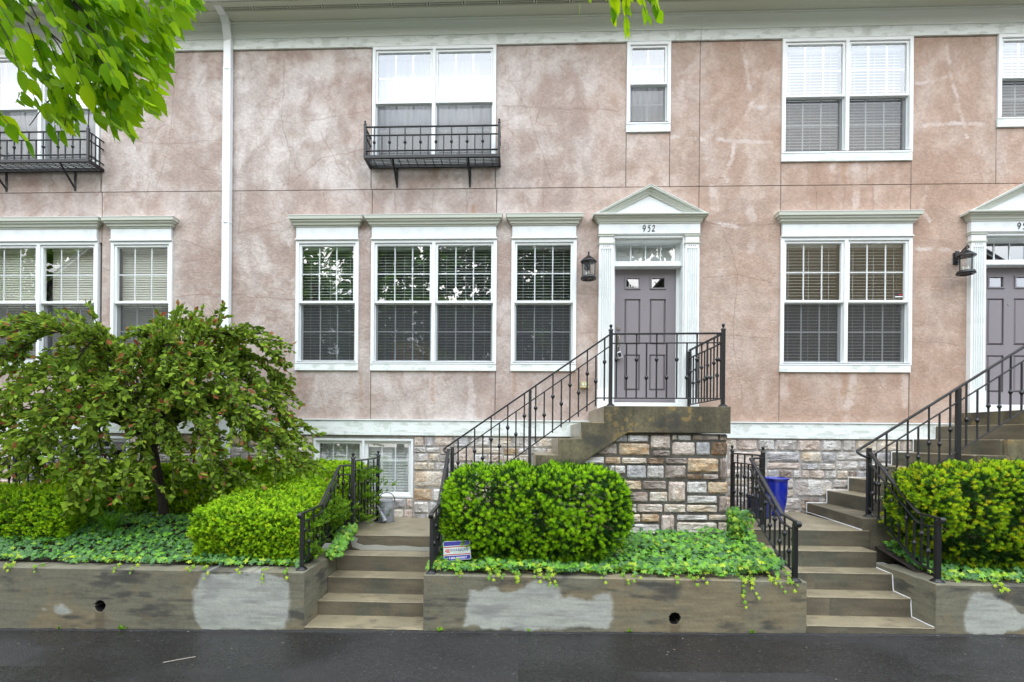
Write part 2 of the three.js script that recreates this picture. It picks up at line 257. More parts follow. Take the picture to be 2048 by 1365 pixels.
const stoneBump = tex(512, 512, (i, j) => grey(255 * (0.5 * fbm(i / 40, j / 28, 91, 4, 0) + 0.5 * fbm(i / 9, j / 7, 92, 3))), { srgb: false });
const stoneMaps = [[[206, 202, 197], [170, 163, 157]], [[210, 202, 190], [182, 170, 154]], [[198, 179, 153], [158, 132, 104]], [[172, 160, 150], [126, 112, 103]], [[146, 124, 102], [96, 76, 58]], [[194, 192, 192], [150, 147, 147]], [[204, 190, 179], [174, 157, 144]]].map(([a, b], k) => tex(256, 256, (i, j) => { const t = smooth(0.3, 0.7, fbm(i / 45, j / 30, 100 + k, 5)), f = fbm(i / 4, j / 4, 120 + k, 2), o = smooth(0.58, 0.75, fbm(i / 60, j / 60, 140 + k, 3)); return a.map((v, q) => (lerp(v, b[q], t) + (q === 0 ? 4 : q === 1 ? -3 : -11) * o) * (0.84 + 0.3 * f)); }));
const stoneMats = stoneMaps.map(m => std({ map: m, bumpMap: stoneBump, bumpScale: 0.012, roughness: 0.85 }));
const mortarMap = tex(256, 256, (i, j) => { const v = 158 + 40 * (fbm(i / 20, j / 20, 151, 4, 0) - 0.5) + 24 * (fbm(i / 3, j / 3, 152, 2) - 0.5); return [v, v - 3, v - 8]; }, { sx: 0.8, sy: 0.8 });
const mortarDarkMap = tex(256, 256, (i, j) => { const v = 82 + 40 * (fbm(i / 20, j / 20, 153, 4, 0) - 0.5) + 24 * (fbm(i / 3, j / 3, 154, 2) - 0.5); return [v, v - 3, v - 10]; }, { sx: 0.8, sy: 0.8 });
M.mortar = std({ map: mortarMap, roughness: 1, bumpMap: stoneBump, bumpScale: 0.004 });
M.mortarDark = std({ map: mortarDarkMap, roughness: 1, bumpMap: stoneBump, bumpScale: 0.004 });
function stone(parent, x0, x1, y0, y1, z, depth, mat, k) { const m = part('stone', stoneShapes[k % 10], stoneMats[mat], parent); m.position.set(x0, y0, z); m.scale.set(x1 - x0, y1 - y0, depth); return m; }
// courses of uneven squared rubble between x0..x1, y0..y1, left open where `skip` says so
function rubble(parent, x0, x1, y0, y1, z, seed, tones, skip = () => false) {
  const R = rng(seed), g = 0.006; let y = y1, row = 0;
  const put = (a, b, c, d) => { if (b - a > 0.035 && d - c > 0.03 && !skip(a, b, c, d)) stone(parent, a + g, b - g, c + g, d - g, z, 0.03 + 0.02 * R(), tones[Math.floor(R() * tones.length)], Math.floor(R() * 10)); };
  while (y > y0 + 0.02) {
    let h = [0.17, 0.24, 0.12, 0.26, 0.2][row % 5] * (0.9 + 0.2 * R()); if (y - h < y0 + 0.07) h = y - y0; row++;
    let x = x0;
    while (x < x1 - 0.01) {
      let w = h * (0.85 + 1.25 * R()); if (x + w > x1 - 0.1) w = x1 - x;
      if (h > 0.2 && R() < 0.55) { const c = y - h * (0.35 + 0.3 * R()); if (w > 0.34 && R() < 0.7) { const m = x + w * (0.35 + 0.3 * R()); put(x, m, c, y); put(m, x + w, c, y); } else put(x, x + w, c, y); if (w > 0.3 && R() < 0.6) { const m = x + w * (0.35 + 0.3 * R()); put(x, m, y - h, c); put(m, x + w, y - h, c); } else put(x, x + w, y - h, c); }
      else put(x, x + w, y - h, y);
      x += w;
    }
    y -= h;
  }
}
// roof edge shared by all three houses
const frieze = [[0.0, 7.632], [0.03, 7.632], [0.032, 7.64], [0.032, 7.785]];
function profileX(pts, x0, x1) {                             // open profile [z, y] drawn along x
  const P = [], idx = []; pts.forEach(([z, y]) => P.push(x0, y, z, x1, y, z));
  for (let i = 0; i + 1 < pts.length; i++) idx.push(i * 2, i * 2 + 1, i * 2 + 2, i * 2 + 1, i * 2 + 3, i * 2 + 2);
  const g = new THREE.BufferGeometry(); g.setAttribute('position', new THREE.Float32BufferAttribute(P, 3)); g.setIndex(idx); return metreUV(g);
}
function eaves(house, x0, x1, breaks) {
  let a = x0; for (const b of [...breaks, x1]) { part('frieze_board', box(a + 0.0015, b - 0.0015, 7.634, 7.79, 0, 0.034, 0.003), M.board, house); a = b; }
  part('crown_moulding', profileX([[0.034, 7.782], [0.046, 7.782], [0.048, 7.802], [0.056, 7.81], [0.06, 7.84], [0.072, 7.885], [0.095, 7.925], [0.112, 7.938], [0.114, 7.955], [0.13, 7.957], [0.13, 7.972]], x0, x1), M.eave, house);
  part('soffit', box(x0, x1, 7.972, 7.985, -0.02, 0.32), M.soffit, house);
  part('soffit_trim', box(x0, x1, 7.964, 7.985, 0.32, 0.335), M.soffit, house);
  part('outer_soffit', box(x0, x1, 7.972, 7.985, 0.42, 0.5), M.soffit, house);
  const lastVent = x0 + 0.02 + 0.5 * Math.ceil((x1 - 0.3 - x0 - 0.02) / 0.5);
  if (lastVent < x1) part('soffit_filler', box(lastVent - 0.015, x1, 7.972, 7.985, 0.335, 0.42), M.soffit, house);
  part('soffit_filler', box(x0, x0 + 0.02, 7.972, 7.985, 0.335, 0.42), M.soffit, house);
  for (let x = x0 + 0.02; x < x1 - 0.3; x += 0.5) {
    const n = sub('soffit_vent', house), e = Math.min(x + 0.485, x1);
    part('vent_frame', merge([box(x, e, 7.97, 7.982, 0.335, 0.345), box(x, e, 7.97, 7.982, 0.41, 0.42), box(x, x + 0.02, 7.97, 7.982, 0.345, 0.41), box(e - 0.02, e, 7.97, 7.982, 0.345, 0.41)]), M.soffit, n);
    const bars = []; for (let b = x + 0.035; b < e - 0.03; b += 0.02) bars.push(box(b, b + 0.007, 7.972, 7.979, 0.345, 0.41)); bars.push(box(x + 0.02, e - 0.02, 7.9715, 7.98, 0.374, 0.381));
    part('louvre', merge(bars), M.soffit, n); part('vent_backing', box(x + 0.01, e - 0.01, 7.986, 7.99, 0.338, 0.42), M.dark, n);
  }
  part('gutter', profileX([[0.5, 7.985], [0.55, 7.985], [0.56, 8.0], [0.58, 8.06], [0.59, 8.07], [0.58, 8.07]], x0, x1), M.vinyl, house);
  part('roof', box(x0, x1, 8.0, 8.06, -5, 0.5), M.dark, house);
}
// strokes of the house numbers, drawn in a unit box
const digits = {
  9: [[[0.62, 0.8], [0.42, 0.97], [0.14, 0.86], [0.08, 0.6], [0.26, 0.42], [0.5, 0.5], [0.66, 0.78], [0.6, 0.45], [0.3, 0.02]]],
  5: [[[0.68, 0.97], [0.3, 0.93]], [[0.3, 0.93], [0.24, 0.6]], [[0.24, 0.6], [0.5, 0.62], [0.66, 0.36], [0.5, 0.08], [0.16, 0.03]]],
  2: [[[0.12, 0.76], [0.3, 0.96], [0.56, 0.9], [0.56, 0.62], [0.32, 0.3], [0.08, 0.04]], [[0.08, 0.04], [0.4, 0.1], [0.72, 0.06]]],
  4: [[[0.46, 0.97], [0.1, 0.34]], [[0.1, 0.34], [0.72, 0.36]], [[0.54, 0.7], [0.5, 0.0]]],
};
function raking(xb, yb, xc, yc, profile) {                   // one sloping moulding from (xb, yb) up to the middle (xc, yc)
  const dir = Math.sign(xc - xb), t = (yc - yb) / Math.abs(xc - xb), cs = 1 / Math.hypot(1, t), P = [], idx = [];
  profile.forEach(([o, h]) => { const xe = xb - dir * o; P.push(xe, yb - o * t + h / cs, 0, xe, yb - o * t + h / cs, 0.06 + o, xc, yc + h / cs, 0.06 + o, xc, yc + h / cs, 0); });
  for (let i = 0; i + 1 < profile.length; i++) for (let k = 0; k < 3; k++) { const a = i * 4 + k, b = a + 1, c = a + 4, d = a + 5; idx.push(a, b, c, b, d, c); }
  const q = (profile.length - 1) * 4; idx.push(q, q + 1, q + 2, q, q + 2, q + 3);
  const g = new THREE.BufferGeometry(); g.setAttribute('position', new THREE.Float32BufferAttribute(P, 3)); g.setIndex(idx); return metreUV(g);
}
function entrance(house, ox, number, blindTransom) {
  const X = v => v + ox, s = sub('door_surround', house), C = 1.832;
  const pil = (a, b) => {
    const sh = [[a, 0], [b, 0], [b, 0.075]], n = 5, w = (b - a - 0.05) / n;
    for (let k = n - 1; k >= 0; k--) { const l = a + 0.025 + k * w; sh.push([l + w * 0.85, 0.075], [l + w * 0.7, 0.058], [l + w * 0.3, 0.058], [l + w * 0.15, 0.075]); }
    sh.push([a, 0.075]);
    let g = new THREE.ExtrudeGeometry(new THREE.Shape(sh.map(p => new THREE.Vector2(p[0], -p[1]))), { depth: 2.02, bevelEnabled: false }); g.rotateX(-Math.PI / 2); g.translate(0, 2.60, 0); g = metreUV(g);
    part('pilaster', g, M.white, s);
    part('pilaster_base', box(a - 0.008, b + 0.008, 2.285, 2.60, 0, 0.084, 0.004), M.white, s);
    part('pilaster_neck', box(a + 0.004, b - 0.004, 4.62, 4.80, 0, 0.074, 0.003), M.white, s);
    part('pilaster_capital', merge([crown([[0, 4.79], [0.012, 4.80], [0.012, 4.815], [0.022, 4.83]], a, b, 0.075), crown([[0, 4.685], [0.01, 4.69], [0.012, 4.708], [0, 4.712]], a, b, 0.075)]), M.trim, s);
    for (let k = 0; k < 4; k++) { const g2 = new THREE.CylinderGeometry(0.006, 0.006, 0.004, 10); g2.rotateX(Math.PI / 2); g2.translate(lerp(a + 0.06, b - 0.06, k / 3), 4.66, 0.0752); part('drilled_dot', g2, M.joint, s); }
  };
  pil(X(1.118), X(1.322)); pil(X(2.343), X(2.547));
  part('casing', extrude([[X(1.322), 2.285], [X(1.345), 2.285], [X(1.345), 4.785], [X(2.32), 4.785], [X(2.32), 2.285], [X(2.343), 2.285], [X(2.343), 4.832], [X(1.322), 4.832]], 0, 0.05, [], 0.003), M.white, s);
  part('architrave_lip', box(X(1.33), X(2.335), 4.822, 4.834, 0.05, 0.068), M.white, s);
  part('entablature', box(X(1.112), X(2.553), 4.833, 4.98, 0, 0.078, 0.003), M.white, s);
  const prof = [[0.0, 0], [0.012, 0.002], [0.012, 0.02], [0.024, 0.026], [0.03, 0.048], [0.046, 0.07], [0.066, 0.08], [0.066, 0.094], [0.09, 0.1], [0.094, 0.116]];
  part('cornice', crown(prof.map(([o, y]) => [o, 4.978 + y]), X(1.112), X(2.553), 0.078), M.trim, s);
  part('cornice_cap', box(X(1.02), X(2.645), 5.0945, 5.101, 0, 0.17), M.white, s);
  const rp = [[0.004, -0.075], [0.014, -0.073], [0.016, -0.055], [0.03, -0.045], [0.04, -0.028], [0.06, -0.018], [0.064, -0.004], [0.094, 0.0], [0.096, 0.02]];
  part('raking_moulding', raking(X(1.112), 5.112, X(C), 5.478, rp), M.trim, s); part('raking_moulding', raking(X(2.553), 5.112, X(C), 5.478, rp), M.trim, s);
  const t = 0.366 / 0.72, cap = (xb, d) => { const g = bar([X(xb - d * 0.095), 5.101 - 0.02, 0.08], [X(C), 5.481 + 0.03, 0.08], 0.16, 0.008, 0.002); return g; };
  part('raking_cap', cap(1.112, 1), M.white, s); part('raking_cap', cap(2.553, -1), M.white, s);
  part('tympanum', extrude([[X(1.13), 5.1005], [X(2.535), 5.1005], [X(C), 5.44]], 0, 0.055), M.white, s);
  // numerals
  [...number].forEach((ch, i) => { const x = X(C - 0.1 + i * 0.066), gs = digits[ch].map(st => { const g = new THREE.TubeGeometry(new THREE.CatmullRomCurve3(st.map(([u, v]) => new THREE.Vector3(x + u * 0.062 + v * 0.006, 4.862 + v * 0.092, 0.083))), 30, 0.0055, 6); return g; }); part('numeral', merge(gs), M.iron, s); });
  // jambs, threshold, transom
  const d = sub('doorway', house);
  part('jamb', merge([box(X(1.322), X(1.345), 2.285, 4.785, -0.22, -0.001), box(X(2.32), X(2.343), 2.285, 4.785, -0.22, -0.001), box(X(1.345), X(2.32), 4.762, 4.785, -0.22, -0.001)]), M.white, d);
  part('door_stop', merge([box(X(1.345), X(1.385), 2.41, 4.762, -0.2, -0.14), box(X(2.28), X(2.32), 2.41, 4.762, -0.2, -0.14)]), M.white, d);
  part('threshold', box(X(1.335), X(2.33), 2.285, 2.41, -0.22, 0.03, 0.004), M.vinyl, d);
  part('threshold_seal', box(X(1.385), X(2.28), 2.405, 2.422, -0.17, -0.12), M.dark, d);
  part('transom_bar', box(X(1.345), X(2.32), 4.392, 4.462, -0.2, -0.004, 0.004), M.white, d);
  part('transom_frame', extrude(rect(X(1.385), X(2.28), 4.462, 4.762), -0.19, -0.145, [rect(X(1.397), X(2.268), 4.474, 4.75)], 0.003), M.white, d);
  part('transom_pane', plane(X(1.39), X(2.275), 4.468, 4.756, -0.165), M.glass, d);
  for (let k = 1; k < 4; k++) { const x = lerp(X(1.397), X(2.268), k / 4); part('muntin', box(x - 0.008, x + 0.008, 4.474, 4.75, -0.164, -0.155), M.muntin, d); }
  if (blindTransom) { const b = thing('transom_blind', 'thin closed blind behind the transom glass over the door numbered 952', 'blind'); for (let y = 4.472, k = 0; y < 4.75; y += 0.0195, k++) { const g = box(X(1.4), X(2.265), -0.0125, 0.0125, -0.001, 0.001); const m = part('slat', g, M.blind, b); m.position.set(0, y, -0.2); m.rotation.x = -0.5; } }
  // door leaf with two lights and four raised panels
  const l = sub('front_door', house), y0 = 2.415, y1 = 4.39, a = X(1.387), b = X(2.278), cols = [[a + 0.145, a + 0.375], [b - 0.375, b - 0.145]];
  const lights = cols.map(c => [c[0] + 0.02, c[1] - 0.02, 4.115, 4.255]), pans = [];
  for (const c of cols) pans.push([c[0], c[1], 3.28, 3.95], [c[0], c[1], 2.60, 3.13]);
  part('leaf', extrude(rect(a, b, y0, y1), -0.205, -0.16, [...lights, ...pans].map(p => rect(...p)), 0.002), M.door, l);
  for (const p of pans) { part('raised_panel', extrude(rect(p[0] + 0.012, p[1] - 0.012, p[2] + 0.012, p[3] - 0.012), -0.2, -0.163, [], 0.018), M.door, l); part('panel_back', box(p[0] - 0.005, p[1] + 0.005, p[2] - 0.005, p[3] + 0.005, -0.204, -0.19), M.door, l); }
  for (const p of lights) { part('light_frame', ring(p[0] - 0.022, p[1] + 0.022, p[2] - 0.022, p[3] + 0.022, 0.024, -0.165, -0.143, 0.006), M.door, l); part('pane', plane(p[0], p[1], p[2], p[3], -0.17), M.glass, l); }
  const ph = new THREE.CylinderGeometry(0.012, 0.012, 0.012, 12); ph.rotateX(Math.PI / 2); ph.translate((a + b) / 2 - 0.01, 3.865, -0.157); part('peephole', ph, M.brass, l);
  const hx = a + 0.06; part('handle', merge([box(hx - 0.025, hx + 0.025, 3.19, 3.42, -0.163, -0.152, 0.006), tube([[hx, 3.4, -0.155], [hx, 3.39, -0.11], [hx, 3.31, -0.095], [hx, 3.23, -0.115], [hx, 3.21, -0.155]], 0.009)]), M.brass, l);
  const db = new THREE.CylinderGeometry(0.028, 0.03, 0.02, 16); db.rotateX(Math.PI / 2); db.translate(hx, 3.52, -0.15); part('deadbolt', db, M.brass, l);
}
function wallCore(house, x0, x1, holes, y0 = 0.3) { part('wall_core', extrude(rect(x0, x1, y0, 8.0), -0.28, -0.029, holes.map(h => rect(...h))), M.joint, house); }
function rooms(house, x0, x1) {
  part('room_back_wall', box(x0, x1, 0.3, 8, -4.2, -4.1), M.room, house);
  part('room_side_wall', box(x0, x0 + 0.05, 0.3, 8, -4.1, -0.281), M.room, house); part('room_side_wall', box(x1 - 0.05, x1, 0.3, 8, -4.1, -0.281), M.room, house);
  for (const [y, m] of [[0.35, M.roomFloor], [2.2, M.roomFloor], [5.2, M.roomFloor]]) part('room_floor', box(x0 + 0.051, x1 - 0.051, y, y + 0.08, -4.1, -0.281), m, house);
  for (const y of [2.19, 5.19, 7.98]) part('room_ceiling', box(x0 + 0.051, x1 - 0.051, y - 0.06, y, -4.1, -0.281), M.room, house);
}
const FY = [2.955, 4.786, 3.876], UY = [5.985, 7.633, 6.822];
// ---- middle house, 952
const B = thing('townhouse', 'pink stucco townhouse numbered 952 with three ground floor windows left of its door', 'townhouse', [0, 0, 0], 'row of stucco townhouses');
wallCore(B, -4.352, 2.555, [[-2.2, -0.41, 6.0, 7.62], [1.52, 2.115, 6.45, 7.62], [-3.33, -2.42, 2.97, 4.77], [-2.2, -0.375, 2.97, 4.77], [-0.13, 0.785, 2.97, 4.77], [1.322, 2.343, 2.285, 4.785], [-3.05, -1.58, 0.995, 1.845]]);
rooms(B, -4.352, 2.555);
panel(B, -4.352, -2.235, 5.54, 7.638); panel(B, -2.235, -0.395, 5.54, 5.88); panel(B, -0.395, 1.505, 5.54, 7.638); panel(B, 1.505, 2.133, 5.54, 6.33); panel(B, 2.133, 2.556, 5.54, 7.638);
panel(B, -4.352, -2.215, 2.14, 5.54, [[-3.33, -2.42, 2.9, 4.8]]); panel(B, -2.215, -0.37, 4.77, 5.54); panel(B, -2.215, -0.37, 2.14, 2.96); panel(B, -0.37, 2.556, 2.14, 5.54, [[-0.13, 0.785, 2.9, 4.8]], [1.322, 2.343, 4.785]);
hungWindow(B, -2.222, -0.392, ...UY); sillBoard(B, -2.222, -0.392, 5.872, 5.982);
hungWindow(B, 1.502, 2.134, 6.437, 7.633, 7.04, { lights: 1, cols: 2 }); sillBoard(B, 1.498, 2.134, 6.325, 6.434);
for (const [a, b, n] of [[-3.347, -2.404, 1], [-2.217, -0.36, 2], [-0.146, 0.801, 1]]) { hungWindow(B, a, b, ...FY, { lights: n }); sillBoard(B, a - 0.005, b + 0.002, 2.858, 2.952); windowHead(B, a, b); }
entrance(B, 0, '952', true);
eaves(B, -4.352, 2.555, [-2.6, 2.2]);
function belt(house, x0, x1, breaks) { let a = x0; for (const b of [...breaks, x1]) { part('belt_board', box(a + 0.001, b - 0.001, 1.905, 2.122, -0.02, 0.05, 0.004), M.board, house); a = b; } part('belt_cap', box(x0, x1, 2.122, 2.14, -0.02, 0.066, 0.004), M.white, house); }
belt(B, -4.352, 2.555, [-1.9, 0.05]);
function basementWindow(house, x0, x1, y0, y1) {
  const w = sub('basement_window', house), m = (x0 + x1) / 2;
  part('frame', extrude(rect(x0, x1, y0, y1), -0.12, 0.02, [rect(x0 + 0.035, m - 0.018, y0 + 0.035, y1 - 0.035), rect(m + 0.018, x1 - 0.035, y0 + 0.035, y1 - 0.035)], 0.005), M.vinyl, w);
  for (const [a, b, z] of [[x0 + 0.035, m - 0.018, -0.04], [m + 0.018, x1 - 0.035, -0.055]]) {
    part('sash', ring(a, b, y0 + 0.035, y1 - 0.035, 0.042, z - 0.02, z + 0.025), M.vinyl, w); part('pane', plane(a + 0.04, b - 0.04, y0 + 0.072, y1 - 0.072, z), M.glass, w);
    for (let c = 1; c < 3; c++) { const x = lerp(a + 0.042, b - 0.042, c / 3); part('muntin', box(x - 0.009, x + 0.009, y0 + 0.075, y1 - 0.075, z - 0.014, z - 0.007), M.muntin, w); }
    const y = lerp(y0 + 0.072, y1 - 0.072, 0.66); part('muntin', box(a + 0.042, b - 0.042, y - 0.009, y + 0.009, z - 0.0145, z - 0.0075), M.muntin, w);
  }
}
basementWindow(B, -3.062, -1.57, 0.985, 1.853);
{ const f = sub('foundation_wall', B); part('mortar', extrude(rect(-4.352, 2.555, 0.3, 1.905), -0.028, 0.012, [rect(-3.05, -1.58, 0.995, 1.845)]), M.mortar, f);
  rubble(f, -4.352, -3.07, 0.6, 1.9, 0.012, 5, [0, 1, 1, 2, 6, 3], () => false); rubble(f, -1.562, 0.9, 0.66, 1.9, 0.012, 12, [0, 0, 1, 1, 5, 2, 6]); rubble(f, -3.07, -1.562, 0.66, 0.98, 0.012, 8, [0, 1, 5, 6]); }
// ---- right house, 954
const CO = 5.192;
const Cc = thing('townhouse', 'pink stucco townhouse numbered 954 with white bloom along its cracks, right end of the row', 'townhouse', [0, 0, 0], 'row of stucco townhouses');
wallCore(Cc, 2.556, 13.0, [[3.73, 5.515, 6.0, 7.62], [6.712, 7.31, 6.45, 7.62], [3.73, 5.525, 2.97, 4.77], [1.322 + CO, 2.343 + CO, 2.285, 4.785]]);
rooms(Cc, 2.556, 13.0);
panel(Cc, 2.556, 3.715, 5.54, 7.638); panel(Cc, 3.715, 5.532, 5.54, 5.88); panel(Cc, 5.532, 6.697, 5.54, 7.638); panel(Cc, 6.697, 7.33, 5.54, 6.33); panel(Cc, 7.33, 13.0, 5.54, 7.638);
panel(Cc, 2.556, 3.715, 2.14, 5.54); panel(Cc, 3.715, 5.53, 4.77, 5.54); panel(Cc, 3.715, 5.526, 2.14, 2.96); panel(Cc, 5.53, 13.0, 2.14, 5.54, [], [1.322 + CO, 2.343 + CO, 4.785]);
hungWindow(Cc, 3.712, 5.535, ...UY); sillBoard(Cc, 3.708, 5.53, 5.872, 5.982);
hungWindow(Cc, 6.697, 7.326, 6.437, 7.633, 7.04, { lights: 1, cols: 2 }); sillBoard(Cc, 6.692, 7.326, 6.325, 6.434);
hungWindow(Cc, 3.713, 5.542, ...FY); sillBoard(Cc, 3.706, 5.53, 2.858, 2.952); windowHead(Cc, 3.713, 5.542);
part('security_sticker', box(5.33, 5.44, 3.935, 3.99, -0.0135, -0.012), std({ map: tex(64, 32, (i, j) => j < 9 ? [225, 225, 225] : i > 30 && i < 60 && j > 14 && j < 27 && (i + j * 3) % 7 > 1 ? [205, 30, 32] : [24, 22, 24], { sx: 0.11, sy: 0.055, ox: 5.33, oy: 3.935 }), roughness: 0.5 }), Cc);
entrance(Cc, CO, '954', false);
eaves(Cc, 2.556, 13.0, [4.9, 7.4]);
belt(Cc, 2.556, 13.0, [5.7]);
{ const f = sub('foundation_wall', Cc); part('mortar', extrude(rect(2.556, 13.0, 0.3, 1.905), -0.028, 0.012), M.mortar, f); rubble(f, 2.556, 5.75, 0.8, 1.9, 0.012, 31, [0, 0, 1, 5, 3, 6, 1]); }
// ---- left house
const A = thing('townhouse', 'pink stucco townhouse behind the small tree, left end of the row', 'townhouse', [0, 0, 0], 'row of stucco townhouses');
wallCore(A, -11, -4.353, [[-8.215, -6.39, 6.0, 7.62], [-8.215, -6.39, 2.97, 4.77], [-6.16, -5.245, 2.97, 4.77], [-7.6, -5.9, 0.995, 1.845]]);
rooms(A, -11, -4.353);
panel(A, -11, -8.235, 5.54, 7.638); panel(A, -8.235, -6.335, 5.54, 5.88); panel(A, -6.375, -4.353, 5.54, 7.638);
panel(A, -11, -8.235, 2.14, 5.54); panel(A, -8.235, -6.335, 4.77, 5.54); panel(A, -8.235, -6.335, 2.14, 2.96); panel(A, -6.335, -4.353, 2.14, 5.54, [[-6.16, -5.245, 2.9, 4.8]]);
hungWindow(A, -8.232, -6.375, ...UY); sillBoard(A, -8.232, -6.375, 5.872, 5.982);
hungWindow(A, -8.232, -6.375, ...FY); sillBoard(A, -8.24, -6.37, 2.858, 2.952); windowHead(A, -8.232, -6.375);
hungWindow(A, -6.176, -5.23, ...FY, { lights: 1 }); sillBoard(A, -6.18, -5.228, 2.858, 2.952); windowHead(A, -6.176, -5.23);
eaves(A, -11, -4.353, [-7.2]); belt(A, -11, -4.353, [-6.5]); basementWindow(A, -7.62, -5.88, 0.985, 1.853);
{ const f = sub('foundation_wall', A); part('mortar', extrude(rect(-11, -4.353, 0.3, 1.905), -0.028, 0.012, [rect(-7.6, -5.9, 0.995, 1.845)]), M.mortar, f); rubble(f, -5.87, -4.353, 0.6, 1.9, 0.012, 41, [1, 2, 6, 1, 0]); rubble(f, -9.4, -7.63, 0.6, 1.9, 0.012, 44, [1, 2, 6, 1, 0]); }

// ---------------------------------------------------------------- blinds, each hung inside its window
function blind(label, x0, x1, y0, y1, pitch, depth, tilt, mat, group, z = -0.16) {
  const b = thing('window_blind', label, 'blind', [0, 0, 0], group), w = x1 - x0;
  part('head_rail', box(x0, x1, y1 - 0.04, y1, z - 0.025, z + 0.025, 0.003), mat, b);
  const R = rng(Math.round(x0 * 100 + 5000)), g = new THREE.BoxGeometry(w, 0.003, depth); 
  for (let y = y1 - 0.06; y > y0 + 0.03; y -= pitch) { const m = part('slat', g, mat, b); m.position.set((x0 + x1) / 2, y + (R() - 0.5) * 0.002, z); m.rotation.x = tilt + (R() - 0.5) * 0.05; m.rotation.z = (R() - 0.5) * 0.003; }
  part('bottom_rail', box(x0, x1, y0, y0 + 0.022, z - 0.022, z + 0.022, 0.003), mat, b);
  for (const t of [0.14, 0.5, 0.86]) part('ladder_cord', box(lerp(x0, x1, t) - 0.0015, lerp(x0, x1, t) + 0.0015, y0 + 0.01, y1 - 0.02, z + depth * 0.46, z + depth * 0.46 + 0.002), mat, b);
  return b;
}
const bw = 'slatted blinds inside the ground floor windows';
blind('open white slatted blind inside the single window next to the downspout of 952', -3.29, -2.46, 2.99, 4.73, 0.043, 0.05, 0.12, M.blind, bw);
blind('open slatted blind left pane of the wide window of 952, wooden furniture behind it', -2.15, -1.35, 2.99, 4.73, 0.043, 0.05, 0.14, M.blind, bw);
blind('open slatted blind inside the right pane of the wide ground floor window of 952', -1.23, -0.43, 2.99, 4.73, 0.043, 0.05, 0.12, M.blind, bw);
blind('open slatted blind inside the window beside the wall lantern of 952', -0.09, 0.74, 2.99, 4.73, 0.043, 0.05, 0.16, M.blind, bw);
blind('open slatted blind inside the left pane of the ground floor window of 954', 3.78, 4.58, 2.99, 4.73, 0.045, 0.05, 0.22, M.blind, bw);
blind('open slatted blind inside the pane with the red security sticker, house 954', 4.7, 5.5, 2.99, 4.73, 0.045, 0.05, 0.25, M.blind, bw);
const bu = 'blinds inside the upper floor windows';
blind('half closed white blind inside the left pane of the upper window of 954', 3.78, 4.58, 6.03, 7.59, 0.043, 0.05, 0.75, M.blind, bu);
blind('half closed white blind inside the right pane of the upper window of 954', 4.7, 5.48, 6.03, 7.59, 0.043, 0.05, 0.75, M.blind, bu);
blind('closed white blind inside the narrow upper window at the right picture edge', 6.75, 7.28, 6.48, 7.59, 0.043, 0.05, 0.85, M.blind, bu);
blind('closed cream blind inside the left pane of the wide window behind the small tree', -8.17, -7.35, 2.99, 4.73, 0.036, 0.042, 1.1, M.creamBlind, bw);
blind('closed cream blind inside the right pane of the wide window behind the small tree', -7.23, -6.43, 2.99, 4.73, 0.036, 0.042, 1.1, M.creamBlind, bw);
blind('closed cream blind inside the narrow window left of the downspout, above the small tree', -6.12, -5.29, 2.99, 4.73, 0.036, 0.042, 1.05, M.creamBlind, bw);
blind('closed white blind inside the left pane of the basement window behind the railing', -3.0, -2.34, 1.02, 1.83, 0.042, 0.05, 1.05, M.blind, 'blinds inside the basement window', -0.17);
blind('closed white blind inside the right pane of the basement window above the watering can', -2.29, -1.63, 1.02, 1.83, 0.042, 0.05, 1.0, M.blind, 'blinds inside the basement window', -0.17);
{ // pale curtains upstairs at 952 and next door
  const c = std({ color: rgb(0.74, 0.76, 0.78), roughness: 0.9, side: THREE.DoubleSide });
  const drape = (label, x0, x1, y0, y1) => { const g = new THREE.PlaneGeometry(x1 - x0, y1 - y0, 60, 1), p = g.attributes.position; for (let i = 0; i < p.count; i++) p.setZ(i, 0.018 * Math.sin(p.getX(i) * 70) + 0.01 * Math.sin(p.getX(i) * 31 + 1)); g.computeVertexNormals(); g.translate((x0 + x1) / 2, (y0 + y1) / 2, -0.33); const m = part('curtain', g, c, scene); info(m, label, 'curtain', 'curtains inside the upper windows'); };
  drape('pale curtain drawn behind the upper window with the iron balcony of 952', -2.3, -0.32, 5.9, 7.66); drape('pale curtain drawn in the narrow upper window above the door of 952', 1.4, 2.24, 6.3, 7.66); drape('pale curtain drawn in the upper window behind the overhanging leaves', -8.3, -6.3, 5.9, 7.66);
  const s = thing('sideboard', 'orange brown wooden sideboard inside the wide ground floor window of 952', 'sideboard', [-1.72, 2.28, -0.75]);
  part('carcass', box(-0.36, 0.32, 0.12, 1.1, -0.3, 0, 0.01), M.oak, s); part('top', box(-0.39, 0.35, 1.1, 1.14, -0.32, 0.03, 0.01), M.oak, s); for (const x of [-0.3, 0.26]) part('leg', box(x - 0.03, x + 0.03, 0, 0.12, -0.1, -0.04), M.oak, s); part('door', box(-0.01, 0.3, 0.16, 1.06, 0, 0.015, 0.005), M.oak, s); part('door', box(-0.34, -0.02, 0.16, 1.06, 0, 0.015, 0.005), M.oak, s);
}
